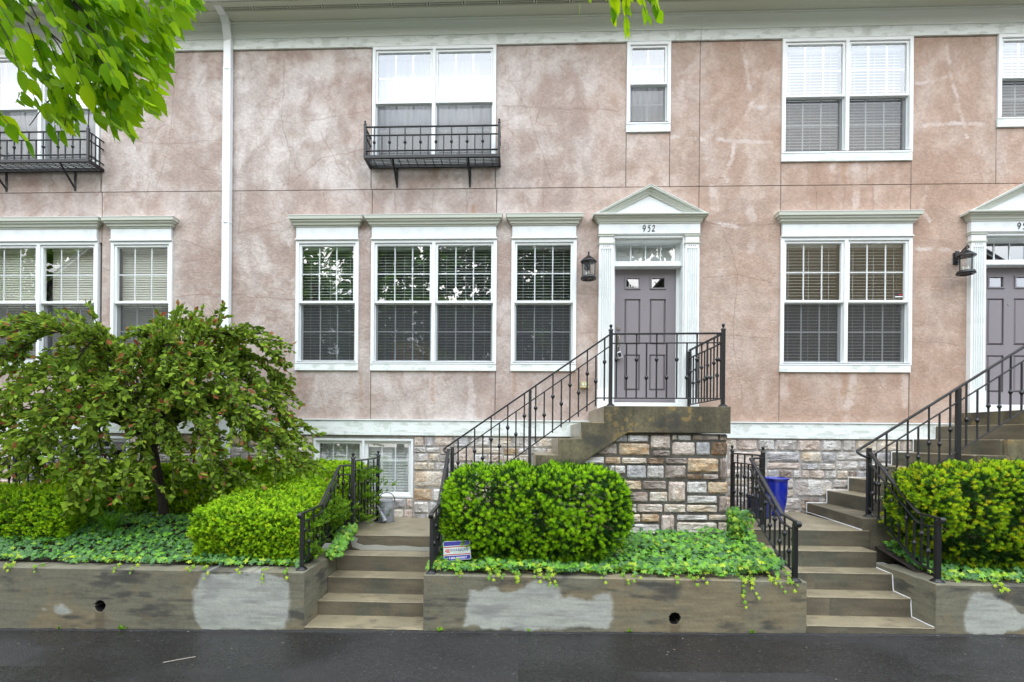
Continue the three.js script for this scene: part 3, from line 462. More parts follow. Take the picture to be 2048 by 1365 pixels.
// ---------------------------------------------------------------- fittings on the front
{ // downspout: ribbed box section, an elbow under the eaves, a seam half way
  const d = thing('downspout', 'white metal downspout on the stucco wall between the left and middle houses', 'downspout');
  const sec = (y0, y1) => extrude([[-0.055, 0], [-0.03, 0], [-0.025, 0.004], [0.025, 0.004], [0.03, 0], [0.055, 0], [0.055, 0.085], [0.03, 0.085], [0.024, 0.078], [-0.024, 0.078], [-0.03, 0.085], [-0.055, 0.085]].map(([x, z]) => [x, -z]), 0, y1 - y0).rotateX(-Math.PI / 2).translate(-4.375, y0, 0.02);
  part('pipe', sec(5.06, 7.32), M.vinyl, d); part('lower_pipe', sec(1.05, 5.055), M.vinyl, d);
  part('seam_collar', box(-4.4345, -4.3155, 5.03, 5.06, 0.017, 0.108, 0.003), M.vinyl, d);
  part('seam_collar', box(-4.4345, -4.3155, 7.30, 7.33, 0.017, 0.108, 0.003), M.vinyl, d);
  part('upper_elbow', merge([bar([-4.375, 7.31, 0.0625], [-4.375, 7.745, 0.0625], 0.112, 0.086, 0.008), bar([-4.375, 7.735, 0.06], [-4.345, 7.9, 0.19], 0.11, 0.085, 0.008), bar([-4.345, 7.89, 0.185], [-4.34, 8.02, 0.3], 0.11, 0.085, 0.008), bar([-4.34, 7.99, 0.28], [-4.34, 8.03, 0.55], 0.11, 0.085, 0.008)]), M.vinyl, d);
  for (const y of [4.9, 6.9, 3.2]) { const g = new THREE.CylinderGeometry(0.008, 0.008, 0.01, 8); g.rotateX(Math.PI / 2); g.translate(-4.375, y, 0.1); part('rivet', g, M.chrome, d); }
}
M.lampGlass = new THREE.MeshPhysicalMaterial({ color: rgb(0.95, 0.97, 0.97), transmission: 1, thickness: 0, roughness: 0.08, ior: 1.5, bumpMap: plasterBump, bumpScale: 0.02 });
M.candle = std({ color: rgb(0.75, 0.72, 0.62), roughness: 0.6 });
function lantern(label, x, y) {
  const l = thing('wall_lantern', label, 'lantern', [x, y, 0], 'black wall lanterns beside the doors'), z = 0.185;
  part('back_plate', merge([box(-0.045, 0.045, 0.2, 0.37, 0.0, 0.022, 0.012), box(-0.03, 0.03, 0.22, 0.39, 0.02, 0.035, 0.012)]), M.iron, l);
  part('arm', tube([[0, 0.27, 0.03], [0, 0.31, 0.07], [0, 0.36, 0.12], [0, 0.385, 0.17], [0, 0.4, 0.21], [0, 0.385, 0.235], [0, 0.365, 0.225], [0, 0.37, 0.205]], 0.009), M.iron, l);
  part('arm_brace', tube([[0, 0.23, 0.03], [0, 0.27, 0.06], [0, 0.33, 0.06], [0, 0.35, 0.1], [0, 0.33, 0.12]], 0.007), M.iron, l);
  part('roof', lathe([[0.001, 0.375], [0.012, 0.372], [0.012, 0.35], [0.03, 0.345], [0.05, 0.325], [0.075, 0.31], [0.085, 0.296], [0.112, 0.278], [0.118, 0.262], [0.112, 0.256], [0.09, 0.262], [0.001, 0.27]], 28).translate(0, 0, z), M.iron, l);
  part('shade', new THREE.CylinderGeometry(0.088, 0.082, 0.2, 28, 1, true).translate(0, 0.158, z), M.lampGlass, l);
  for (let k = 0; k < 4; k++) { const a = k * Math.PI / 2 + 0.1; part('cage_bar', bar([Math.sin(a) * 0.094, 0.262, z + Math.cos(a) * 0.094], [Math.sin(a) * 0.09, 0.05, z + Math.cos(a) * 0.09], 0.012, 0.012), M.iron, l); }
  part('base_ring', lathe([[0.085, 0.062], [0.1, 0.058], [0.113, 0.035], [0.113, 0.018], [0.098, 0.008], [0.07, 0.012], [0.07, 0.03], [0.085, 0.062]], 28).translate(0, 0, z), M.iron, l);
  part('cross_bar', merge([bar([-0.085, 0.02, z], [0.085, 0.02, z], 0.02, 0.012), bar([0, 0.02, z - 0.085], [0, 0.02, z + 0.085], 0.02, 0.012)]), M.iron, l);
  for (let k = 0; k < 3; k++) { const a = k * 2.1 + 0.4; part('candle', new THREE.CylinderGeometry(0.011, 0.011, 0.09, 10).translate(Math.sin(a) * 0.03, 0.075, z + Math.cos(a) * 0.03), M.candle, l); }
}
lantern('black wall lantern on the pink strip between window and door 952', 0.955, 4.135);
lantern('black wall lantern at the right picture edge, seen from its side near door 954', 6.155, 4.19);
{ const o = thing('outlet_box', 'small beige outdoor power outlet low on the stucco near the stair rail', 'outlet', [0.928, 2.62, 0]); const b = std({ color: rgb(0.45, 0.40, 0.20), roughness: 0.5 });
  part('box', box(-0.055, 0.055, 0, 0.085, 0, 0.05, 0.008), b, o); part('cover', box(-0.06, 0.06, -0.004, 0.01, 0, 0.058, 0.004), b, o); for (const x of [-0.022, 0.022]) part('socket', box(x - 0.014, x + 0.014, 0.028, 0.062, 0.05, 0.055, 0.003), M.creamBlind, o); }
{ const o = thing('key_lockbox', 'grey key lockbox hanging on the handle of the door numbered 952', 'lockbox', [1.452, 3.115, -0.11]);
  part('body', box(-0.035, 0.035, -0.055, 0.05, -0.025, 0.025, 0.008), M.chrome, o).rotation.z = 0.35; part('dial', box(-0.024, 0.024, -0.03, 0.03, 0.026, 0.032, 0.003), M.dark, o).rotation.z = 0.35; part('shackle', tube([[-0.035, 0.04, 0], [-0.04, 0.11, 0], [-0.015, 0.135, 0], [0.008, 0.11, 0], [0.01, 0.05, 0]], 0.006), M.chrome, o); }
// ---------------------------------------------------------------- road
const roadY = x => 0.015 + 0.0165 * x;
{
  const map = tex(1024, 1024, (i, j) => { const f = fbm(i / 3, j / 3, 201, 2), a = fbm(i / 120, j / 90, 202, 4, 0), s = hash2(i >> 1, j >> 1, 9) > 0.992 ? 46 : 0, v = 33 + 14 * (f - 0.5) + 14 * (a - 0.5) + s; return [v, v, v + 1.5]; }, { sx: 4, sy: 4 });
  const rough = tex(1024, 1024, (i, j) => { const a = fbm(i / 150, j / 110, 203, 4), f = fbm(i / 4, j / 4, 204, 2); const v = 255 * clamp(0.26 + 0.3 * smooth(0.4, 0.62, a) + 0.18 * (f - 0.5)); return grey(v); }, { srgb: false, sx: 9, sy: 9 });
  const bump = tex(512, 512, (i, j) => grey(255 * fbm(i / 3.2, j / 3.2, 205, 3, 160)), { srgb: false, sx: 1.1, sy: 1.1 });
  const g = metreUV(new THREE.PlaneGeometry(120, 60, 1, 1).rotateX(-Math.PI / 2).translate(0, 0, 32));
  const road = part('road', g, std({ map, roughnessMap: rough, roughness: 1, bumpMap: bump, bumpScale: 0.005 }), scene);
  road.position.y = 0.015; road.rotation.z = Math.atan(0.0165); info(road, null, null, null, 'structure');
  const gr = part('ground', metreUV(new THREE.PlaneGeometry(300, 300).rotateX(-Math.PI / 2)), std({ color: rgb(0.06, 0.06, 0.05), roughness: 1 }), scene); gr.position.set(0, -1.2, 0); info(gr, null, null, null, 'structure');
  // broken lip of asphalt along the foot of the walls
  { const P = [], idx = [], n = 900; for (let k = 0; k <= n; k++) { const x = lerp(-8, 7, k / n), a = fbm(k * 0.21, 3, 271, 4), b = fbm(k * 0.13, 9, 272, 4), y = roadY(x) - 0.015; [[2.79, -0.01], [2.803 + 0.012 * b, 0.012 + 0.016 * a], [2.822 + 0.03 * b, 0.012 + 0.012 * a], [2.85 + 0.05 * b, -0.002]].forEach(([z, h]) => P.push(x, y + h + 0.002, z)); if (k) for (let q = 0; q < 3; q++) { const o = (k - 1) * 4 + q; idx.push(o, o + 1, o + 4, o + 1, o + 5, o + 4); } }
    const g2 = new THREE.BufferGeometry(); g2.setAttribute('position', new THREE.Float32BufferAttribute(P, 3)); g2.setIndex(idx); const e = part('asphalt_edge', metreUV(g2), std({ color: rgb(0.02, 0.02, 0.021), roughness: 0.8, bumpMap: bump, bumpScale: 0.01, side: THREE.DoubleSide }), scene); info(e, null, null, null, 'structure'); }
  // petals and bits of litter
  const pg = new THREE.PlaneGeometry(0.012, 0.006).rotateX(-Math.PI / 2), pet = new THREE.InstancedMesh(pg, std({ color: 0xffffff, roughness: 0.9, side: THREE.DoubleSide }), 420), m4 = new THREE.Matrix4(), q = new THREE.Quaternion();
  const P = rng(8); for (let k = 0; k < 420; k++) { const x = lerp(-5, 4.6, P()), z = 2.84 + 1.7 * Math.pow(P(), 2.4); q.setFromEuler(new THREE.Euler((P() - 0.5) * 0.5, P() * 6.28, (P() - 0.5) * 0.5)); const s = 0.3 + P() * P() * 1.1; m4.compose(new THREE.Vector3(x, roadY(x) + 0.006, z), q, new THREE.Vector3(s, s, s * (0.6 + P()))); pet.setMatrixAt(k, m4); const t = P(); pet.setColorAt(k, rgb(lerp(0.16, 0.4, t), lerp(0.13, 0.37, t), lerp(0.08, 0.3, t))); }
  pet.name = 'fallen_petals'; info(pet, 'pale fallen petals and chaff scattered over the wet asphalt', 'petals', null, 'stuff'); scene.add(pet);
  const tw = part('twig', tube([[-2.98, 0, 3.62], [-2.9, 0, 3.56], [-2.78, 0, 3.48]], 0.004, 8, 5), std({ color: rgb(0.32, 0.29, 0.24), roughness: 0.9 }), scene); tw.position.y = roadY(-2.9) + 0.006; info(tw, 'thin pale twig lying on the wet asphalt', 'twig');
}
// ---------------------------------------------------------------- concrete
function inPoly(x, y, p) { let c = false; for (let i = 0, j = p.length - 1; i < p.length; j = i++) if ((p[i][1] > y) !== (p[j][1] > y) && x < (p[j][0] - p[i][0]) * (y - p[i][1]) / (p[j][1] - p[i][1]) + p[i][0]) c = !c; return c; }
const patches = [[[-3.10, 0.54], [-3.17, 0.43], [-3.22, 0.28], [-3.22, 0.14], [-3.18, 0.03], [-3.07, -0.04], [-2.52, -0.03], [-2.29, -0.01], [-2.25, 0.13], [-2.23, 0.37], [-2.25, 0.46], [-2.52, 0.53], [-2.85, 0.51]], [[-4.76, 0.09], [-4.74, 0.14], [-4.71, 0.09]], [[-4.65, 0.10], [-4.62, 0.18], [-4.55, 0.21], [-4.50, 0.16], [-4.48, 0.10]], [[-0.54, 0.06], [-0.52, 0.21], [-0.46, 0.40], [-0.33, 0.41], [-0.25, 0.45], [-0.16, 0.40], [0.04, 0.44], [0.15, 0.52], [0.29, 0.50], [0.39, 0.41], [0.41, 0.32], [0.52, 0.36], [0.67, 0.32], [0.78, 0.42], [0.87, 0.41], [0.92, 0.19], [0.88, 0.08], [0.34, 0.04], [-0.25, 0.02]], [[4.15, 0.28], [4.20, 0.48], [4.34, 0.49], [4.41, 0.44], [4.69, 0.29], [5.2, 0.2], [5.2, 0.1], [4.69, 0.13], [4.47, 0.10], [4.29, 0.09], [4.16, 0.12]]];
// damp face of the retaining wall with the drier, paler patches, x -6.2..5.8, y -0.2..0.55
const wallMap = tex(2048, 128, (i, j) => {
  const x = -6.2 + i / 2048 * 12, y = -0.2 + j / 128 * 0.75, wx = x + 0.09 * (fbm(x * 9, y * 9, 211, 4) - 0.5), wy = y + 0.09 * (fbm(x * 9 + 9, y * 9, 212, 4) - 0.5);
  const brush = fbm(x * 5, y * 45, 213, 4), blot = fbm(x * 2.3, y * 3.2, 214, 5), fine = fbm(x * 60, y * 60, 215, 2), blk = smooth(0.52, 0.68, fbm(x * 3.4 + 4, y * 16, 216, 4) * 0.55 + 0.45 * blot), tan = smooth(0.52, 0.7, fbm(x * 1.6 + 8, y * 3, 217, 4));
  let dry = 0; for (const [ox, oy] of [[0, 0], [0.012, 0.008], [-0.012, 0.006], [0.005, -0.012], [-0.006, -0.009], [0.02, -0.004], [-0.02, 0]]) if (patches.some(p => inPoly(wx + ox, wy + oy, p))) dry += 1 / 7; dry *= 0.86 + 0.28 * brush;
  let c = [lerp(107, 119, tan), lerp(104, 109, tan), lerp(87, 85, tan)]; const k = 0.8 + 0.28 * brush + 0.14 * fine; c = c.map(v => v * k);
  c = c.map(v => lerp(v, 46, blk * 0.6));
  if (dry > 0) { const s = 0.86 + 0.2 * brush + 0.1 * fine + 0.16 * (blot - 0.5); c = [158 * s, 160 * s, 151 * s].map((v, q) => lerp(c[q], lerp(v, 112, 0.4 * blk), clamp(dry))); }
  for (const hx of [-4.162, 1.49]) { const run = (1 - smooth(0.03, 0.065, Math.abs(x - hx + 0.02 * (brush - 0.5)))) * (y < 0.14 ? 1 : 0) * (0.5 + 0.5 * fine); c = [lerp(c[0], 82, run * 0.6), lerp(c[1], 68, run * 0.6), lerp(c[2], 50, run * 0.6)]; }
  const e = smooth(0.62, 0.8, fbm(x * 9, y * 12, 218, 3)) * (1 - dry); c = [lerp(c[0], 132, e * 0.3), lerp(c[1], 112, e * 0.3), lerp(c[2], 82, e * 0.3)];
  return c;
}, { sx: 12, sy: 0.75, ox: -6.2, oy: -0.2, clampEdge: true });
const concMap = tex(1024, 1024, (i, j) => { const a = fbm(i / 130, j / 130, 221, 5), f = fbm(i / 3, j / 3, 222, 2), sp = hash2(i >> 1, j >> 1, 31), st = smooth(0.55, 0.75, fbm(i / 70, j / 40, 223, 4)); const v = 0.86 + 0.24 * (a - 0.5) + 0.2 * (f - 0.5) + (sp > 0.95 ? 0.16 : sp < 0.05 ? -0.14 : 0) - 0.14 * st; return [160 * v, 149 * v, 122 * v]; }, { sx: 1.7, sy: 1.7 });
const concBump = tex(512, 512, (i, j) => grey(255 * (0.5 * fbm(i / 3, j / 3, 224, 2, 170) + 0.5 * fbm(i / 30, j / 30, 225, 3, 17))), { srgb: false, sx: 0.8, sy: 0.8 });
// smooth formed face of the steps, damp and dark
const riserMap = tex(1024, 512, (i, j) => { const a = fbm(i / 90, j / 14, 226, 5), b = fbm(i / 160, j / 120, 227, 4), f = fbm(i / 3, j / 3, 228, 2), g = smooth(0.56, 0.72, fbm(i / 60, j / 90, 229, 4)); const v = 0.9 + 0.3 * (a - 0.5) + 0.4 * (b - 0.5) + 0.16 * (f - 0.5); return [lerp(107, 95, g) * v, lerp(99, 94, g) * v, lerp(81, 80, g) * v]; }, { sx: 3.1, sy: 1.5 });
// stained stoop concrete: dark grime, ochre lichen
const stoopMap = tex(1024, 512, (i, j) => { const x = i / 170, y = j / 170; const g = fbm(x * 3, y * 2.2, 231, 5), r = fbm(x * 9, y * 1.4, 232, 4), f = fbm(x * 50, y * 50, 233, 2), li = smooth(0.58, 0.66, fbm(x * 16, y * 16, 234, 4)) * smooth(0.42, 0.6, fbm(x * 2.6, y * 2.6, 236, 3)), v = 0.8 + 0.55 * (g - 0.5) + 0.4 * (r - 0.5) + 0.25 * (f - 0.5); let c = [108 * v, 100 * v, 76 * v]; c = [lerp(c[0], 172, li * 0.5), lerp(c[1], 134, li * 0.5), lerp(c[2], 72, li * 0.5)]; const d = smooth(0.55, 0.7, fbm(x * 2.2 + 3, y * 4, 235, 4)); return c.map(q => lerp(q, 46, d * 0.5)); }, { sx: 6, sy: 3 });
M.conc = new THREE.MeshPhysicalMaterial({ map: concMap, bumpMap: concBump, bumpScale: 0.004, roughness: 0.55, clearcoat: 0.55, clearcoatRoughness: 0.3 });
M.riser = std({ map: riserMap, bumpMap: concBump, bumpScale: 0.003, roughness: 0.75 });
M.wall = std({ map: wallMap, bumpMap: concBump, bumpScale: 0.004, roughness: 0.8 });
M.stoop = std({ map: stoopMap, bumpMap: concBump, bumpScale: 0.006, roughness: 0.85 });
M.patch = std({ color: rgb(0.36, 0.36, 0.32), roughness: 0.9, bumpMap: concBump, bumpScale: 0.006 });
M.caulk = std({ color: rgb(0.8, 0.8, 0.8), roughness: 0.5 });
M.soil = std({ color: rgb(0.035, 0.026, 0.018), roughness: 1, bumpMap: concBump, bumpScale: 0.02 });
const circle = (x, y, r, n = 22) => Array.from({ length: n }, (_, k) => [x + r * Math.cos(-k / n * 6.2832), y + r * Math.sin(-k / n * 6.2832)]);
function retaining(label, x0, x1, hole, cheeks) {
  const w = thing('retaining_wall', label, 'retaining wall', [0, 0, 0], 'concrete retaining walls along the road');
  part('wall_face', extrude(rect(x0, x1, -0.6, 0.546), 2.56, 2.8, hole ? [circle(hole[0], hole[1], 0.053).map(([a, b], k) => [a + 0.012 * (hash2(k, 3, 5) - 0.3) * Math.sign(a - hole[0]), b + 0.012 * (hash2(k, 7, 5) - 0.3) * Math.sign(b - hole[1])])] : [], 0.006), M.wall, w);
  for (const [a, b, z] of cheeks) part('cheek_wall', box(a, b, -0.6, 0.545, z, 2.561, 0.005), M.wall, w);
  if (hole) { part('drain_pipe', new THREE.CylinderGeometry(0.052, 0.052, 0.24, 22, 1, true).rotateX(Math.PI / 2).translate(hole[0], hole[1], 2.672), std({ color: rgb(0.015, 0.015, 0.016), roughness: 0.6, side: THREE.DoubleSide }), w); part('drain_end', new THREE.CircleGeometry(0.06, 20).translate(hole[0], hole[1], 2.555), M.dark, w); }
  return w;
}
retaining('damp concrete retaining wall with a drain hole below the ivy at the left', -11, -2.1, [-4.162, 0.177], [[-2.34, -2.1, 1.72]]);
retaining('concrete retaining wall with a ragged pale patch between the two flights of steps', -0.925, 2.72, [1.49, 0.176], [[-0.925, -0.72, 1.6], [2.52, 2.72, 1.7]]);
retaining('concrete retaining wall right of the steps to house 954', 3.9, 11, null, [[3.9, 4.12, 1.93]]);
function flight(label, x0, x1, levels, zs, zBack, xl, landX1) {
  const s = thing('concrete_steps', label, 'steps', [0, 0, 0], 'concrete flights from the road');
  levels.forEach((y, k) => { const last = k === levels.length - 1, a = last ? xl : x0 + 0.0005, b = last ? landX1 : x1 - 0.0005, zb = last ? zBack : zs[k + 1] - 0.02 - k * 0.001; part(last ? 'landing' : 'step', box(a, b, k < 2 ? -0.5 : y - 0.42, y - 0.012, zb, zs[k], 0.006), M.riser, s); part('tread', box(a, b, y - 0.012, y, zb, zs[k] + 0.003, 0.005), M.conc, s); });
  return s;
}
const flightB = flight('five worn concrete steps up to the landing with the watering can', -2.1, -0.925, [0.016, 0.165, 0.343, 0.522, 0.703], [2.795, 2.42, 2.13, 1.845, 1.56], 0.03, -2.16, -0.86);
part('mortar_patch', extrude([[-2.03, 0.68], [-1.98, 0.69], [-1.93, 0.66], [-1.95, 0.61], [-1.86, 0.58], [-1.7, 0.59], [-1.55, 0.575], [-1.38, 0.585], [-1.2, 0.57], [-0.95, 0.575], [-0.95, 0.525], [-1.9, 0.525], [-2.0, 0.56]], 1.555, 1.567), M.patch, flightB);
const flightC = flight('five concrete steps with white caulk lines up to house 954', 2.72, 3.9, [0.137, 0.323, 0.5, 0.677, 0.86], [2.795, 2.48, 2.2, 1.93, 1.655], 0.03, 2.62, 3.99);
part('caulk_line', tube([[3.893, 0.142, 2.79], [3.893, 0.145, 2.49], [3.893, 0.32, 2.475], [3.893, 0.328, 2.215], [3.893, 0.495, 2.2], [3.893, 0.505, 1.94]].flatMap((p, i, a) => i < a.length - 1 ? [p, p.map((v, k) => lerp(v, a[i + 1][k], 0.03)), p.map((v, k) => lerp(v, a[i + 1][k], 0.97))] : [p]), 0.0055, 120, 6), M.caulk, flightC);
// ---- stoop of 952: steps rising to the right, stained concrete edge, rubble pier below
{
  const s = thing('entry_stoop', 'raised entry stoop of 952 with stained concrete edge on a rough stone pier', 'stoop');
  const n = 8, top = 2.272, r = 0.196, t = 0.27, xr = 1.0, pts = [[2.472, top]];
  for (let k = 0; k < n - 1; k++) { const x = xr - k * t, y = top - k * r; pts.push([x, y], [x, y - r]); part('step', box(x - t, x + (k ? 0.02 : 0.05), y - r - 0.3, y - r, 0.03, 1.445, 0.006), M.conc, s); }
  const xe = xr - (n - 1) * t; pts.push([xe, top - (n - 1) * r], [xe, 0.7], [-0.55, 0.7]); pts.push([1.272, 1.955], [2.472, 1.955]);
  part('landing_slab', box(1.0, 2.468, 1.96, top - 0.001, 0.03, 1.446), M.conc, s);
  part('stringer', extrude(pts.reverse(), 1.447, 1.525, [], 0.008), M.stoop, s);
  const pier = sub('stone_pier', s);
  part('mortar', extrude([[-0.4, 0.5], [2.44, 0.5], [2.44, 1.95], [1.25, 1.95], [-0.4, 0.78]], 0.05, 1.462), M.mortarDark, pier);
  const S = [[1.162,1.295,1.846,1.931,5],[1.304,1.551,1.846,1.932,0],[1.577,1.811,1.765,1.937,6],[1.830,1.886,1.874,1.937,1],[1.896,2.054,1.871,1.937,0],[2.075,2.380,1.874,1.941,3],[2.396,2.484,1.869,1.944,3],[0.935,1.174,1.685,1.831,3],[1.197,1.564,1.686,1.834,2],[1.603,1.808,1.681,1.750,3],[1.833,2.103,1.692,1.854,6],[2.119,2.280,1.696,1.854,5],[2.297,2.485,1.688,1.858,4],[0.715,1.025,1.577,1.670,0],[1.032,1.219,1.582,1.666,2],[1.233,1.531,1.585,1.661,1],[1.538,1.736,1.585,1.659,4],[1.753,2.012,1.588,1.662,3],[2.015,2.383,1.486,1.664,2],[2.399,2.488,1.409,1.672,3],[1.077,1.276,1.461,1.566,0],[1.297,1.526,1.408,1.573,5],[1.539,1.737,1.415,1.571,0],[1.750,1.999,1.411,1.577,3],[2.009,2.195,1.406,1.473,4],[2.206,2.384,1.408,1.475,3],[1.262,1.471,1.275,1.387,2],[1.485,1.767,1.278,1.390,3],[1.793,1.994,1.138,1.386,6],[2.011,2.247,1.244,1.386,0],[2.258,2.493,1.240,1.384,2],[1.307,1.547,1.128,1.255,3],[1.571,1.783,1.135,1.258,1],[2.015,2.371,1.124,1.219,0],[2.392,2.485,1.020,1.221,3],[1.176,1.243,1.010,1.105,4],[1.254,1.415,1.002,1.109,1],[1.423,1.726,1.006,1.111,6],[1.743,1.998,1.010,1.113,1],[2.009,2.375,1.018,1.109,1],[1.199,1.464,0.887,0.990,1],[1.473,1.686,0.891,0.991,2],[1.712,1.864,0.753,0.987,6],[1.894,2.262,0.921,0.989,0],[2.271,2.486,0.924,0.995,1],[1.171,1.297,0.744,0.868,2],[1.307,1.692,0.751,0.873,0],[1.894,2.372,0.761,0.905,1],[2.388,2.487,0.756,0.908,1],[1.194,1.400,0.650,0.728,2],[1.407,1.663,0.654,0.727,6],[1.677,1.984,0.659,0.728,2],[1.998,2.274,0.664,0.736,1],[2.288,2.488,0.668,0.741,3]];
  S.forEach(([a, b, c, d, m], k) => stone(pier, a * 0.99 - 0.005, b * 0.99 - 0.005, c + 0.002, Math.min(d, 1.953) - 0.002, 1.462, 0.024 + 0.018 * hash2(k, 3, 7), m, k));
  rubble(pier, 0.1, 1.15, 0.62, 1.4, 1.462, 77, [0, 1, 2, 3], (a, b, c, d) => d > 0.75 + (a + 0.4) * 0.70 || (d > 1.0 && b > 1.15));
  for (let k = 0; k < 9; k++) { const y = 0.6 + k * 0.15; for (let q = 0; q < 4; q++) { const m = stone(pier, 0, 0.32, y, y + 0.14, 0, 0.03, (k * 3 + q * 5) % 7, k + q); m.rotation.y = Math.PI / 2; m.position.set(2.44, y, 1.42 - q * 0.34 - (k % 2) * 0.08); } }
}
// ---- stoop of 954
{
  const s = thing('entry_stoop', 'concrete entry stoop of 954 rising behind the right yew hedge', 'stoop');
  const L = k => 2.28 - 0.184 * (7 - k), Xk = k => 4.07 + 0.297 * k;
  const first = new THREE.ExtrudeGeometry(new THREE.Shape([[4.09, -0.05], [3.92, -1.64], [4.4, -1.64], [4.42, -0.05]].map(p => new THREE.Vector2(...p))), { depth: L(0) - 0.5, bevelEnabled: false }).rotateX(-Math.PI / 2); 
  part('step', metreUV(first.translate(0, 0.5, 0)), M.riser, s);
  for (let k = 1; k < 7; k++) { part('step', box(Xk(k), Xk(k + 1) + 0.02, L(k) - 0.45, L(k) - 0.012, 0.03, 1.5, 0.006), M.riser, s); part('tread', box(Xk(k) - 0.003, Xk(k + 1) + 0.02, L(k) - 0.012, L(k), 0.03, 1.5, 0.005), M.conc, s); }
  part('landing_slab', box(Xk(7), 8.6, 1.9, 2.28, 0.03, 1.45, 0.006), M.stoop, s);
  const pts = [[8.6, 2.279]]; for (let k = 7; k > 0; k--) pts.push([Xk(k) + 0.02, L(k)], [Xk(k) + 0.02, L(k) - 0.184]); pts.push([4.45, 0.9], [5.0, 0.9], [6.4, 1.9], [8.6, 1.9]);
  part('stringer', extrude(pts.reverse(), 1.501, 1.56, [], 0.006), M.stoop, s);
  part('pier', box(4.45, 8.5, 0.4, 1.1, 0.1, 1.48), M.mortarDark, s); part('pier', box(6.3, 8.5, 1.1, 1.9, 0.1, 1.48), M.mortarDark, s);
  for (let k = 0; k < 9; k++) stone(s, 3.98 + k * 0.2, 4.16 + k * 0.2, 0.55 + (k % 2) * 0.02, 0.72, 1.56, 0.05, [4, 3, 2, 4][k % 4], k);
  for (let k = 0; k < 9; k++) stone(s, 4.02 + k * 0.25, 4.24 + k * 0.25, 0.74, 0.92, 1.56, 0.05, [3, 4, 4, 2][k % 4], k + 3);
  const zig = []; for (let k = 0; k < 7; k++) zig.push([k ? Xk(k) - 0.004 : 4.085, L(k) - 0.18, 0.062], [k ? Xk(k) - 0.004 : 4.085, L(k) + 0.004, 0.062]);
  part('caulk_line', merge(zig.slice(1).map((p, i) => bar(zig[i], p, 0.013, 0.013, 0.004))), M.caulk, s);
  part('caulk_line', bar([4.08, 0.866, 0.07], [3.915, 0.866, 1.63], 0.012, 0.012, 0.004), M.caulk, s);
}
// ---------------------------------------------------------------- soil and planting beds
function soil(name, x0, x1, prof) { const P = [], idx = [], nx = 24, R = rng(7); prof.forEach(([z, y]) => { for (let i = 0; i <= nx; i++) P.push(lerp(x0, x1, i / nx), y + 0.03 * (fbm(i * 0.7, z * 4, 241, 3) - 0.5), z); }); for (let j = 0; j + 1 < prof.length; j++) for (let i = 0; i < nx; i++) { const a = j * (nx + 1) + i; idx.push(a, a + nx + 1, a + 1, a + 1, a + nx + 1, a + nx + 2); } const g = new THREE.BufferGeometry(); g.setAttribute('position', new THREE.Float32BufferAttribute(P, 3)); g.setIndex(idx); return info(part(name, metreUV(g), M.soil, scene), null, null, null, 'structure'); }
const bedA = z => z > 2.4 ? 0.535 : z > 1.5 ? lerp(0.535, 0.8, (2.4 - z) / 0.9) : 0.8;
const bedB = z => z > 2.4 ? 0.535 : lerp(0.535, 0.7, clamp((2.4 - z) / 0.85));
soil('soil_bed', -11, -2.2, [0.02, 0.6, 1.2, 1.5, 1.8, 2.1, 2.4, 2.56].map(z => [z, bedA(z)]));
soil('soil_bed', -0.8, 2.6, [1.4, 1.6, 1.8, 2.1, 2.4, 2.56].map(z => [z, bedB(z)]));
soil('soil_bed', 4.05, 11, [1.4, 1.6, 1.8, 2.1, 2.4, 2.56].map(z => [z, bedB(z)]));
soil('soil_bed', 2.45, 2.63, [0.02, 0.5, 1.0, 1.4].map(z => [z, 0.74]));
// ---------------------------------------------------------------- iron railings
const collarGeo = lathe([[0.0075, -0.032], [0.013, -0.026], [0.013, -0.02], [0.021, -0.012], [0.025, 0], [0.021, 0.012], [0.013, 0.02], [0.013, 0.026], [0.0075, 0.032]], 10);
const balGeo = new RoundedBoxGeometry(0.017, 1, 0.017, 1, 0.002), finialGeo = lathe([[0.001, 0.075], [0.014, 0.07], [0.021, 0.055], [0.014, 0.038], [0.009, 0.03], [0.012, 0.022], [0.024, 0.014], [0.03, 0.006], [0.03, 0]], 14), baseGeo = lathe([[0.062, 0], [0.062, 0.01], [0.036, 0.03], [0.03, 0.034]], 4).rotateY(Math.PI / 4);
const railing = (name, label, group) => thing(name, label, name === 'window_balcony' ? 'balcony' : 'railing', [0, 0, 0], group);
const post = (g, x, z, y0, y1, { w = 0.034, finial = false, base = true } = {}) => { part('post', box(x - w / 2, x + w / 2, y0, y1, z - w / 2, z + w / 2, 0.003), M.iron, g); if (finial) { const f = part('finial', finialGeo, M.iron, g); f.position.set(x, y1, z); } if (base) { const b = part('base_plate', baseGeo, M.iron, g); b.position.set(x, y0, z); } };
const rail = (g, a, b, w = 0.036, h = 0.018) => part('rail', bar(a, b, w, h, 0.006), M.iron, g);
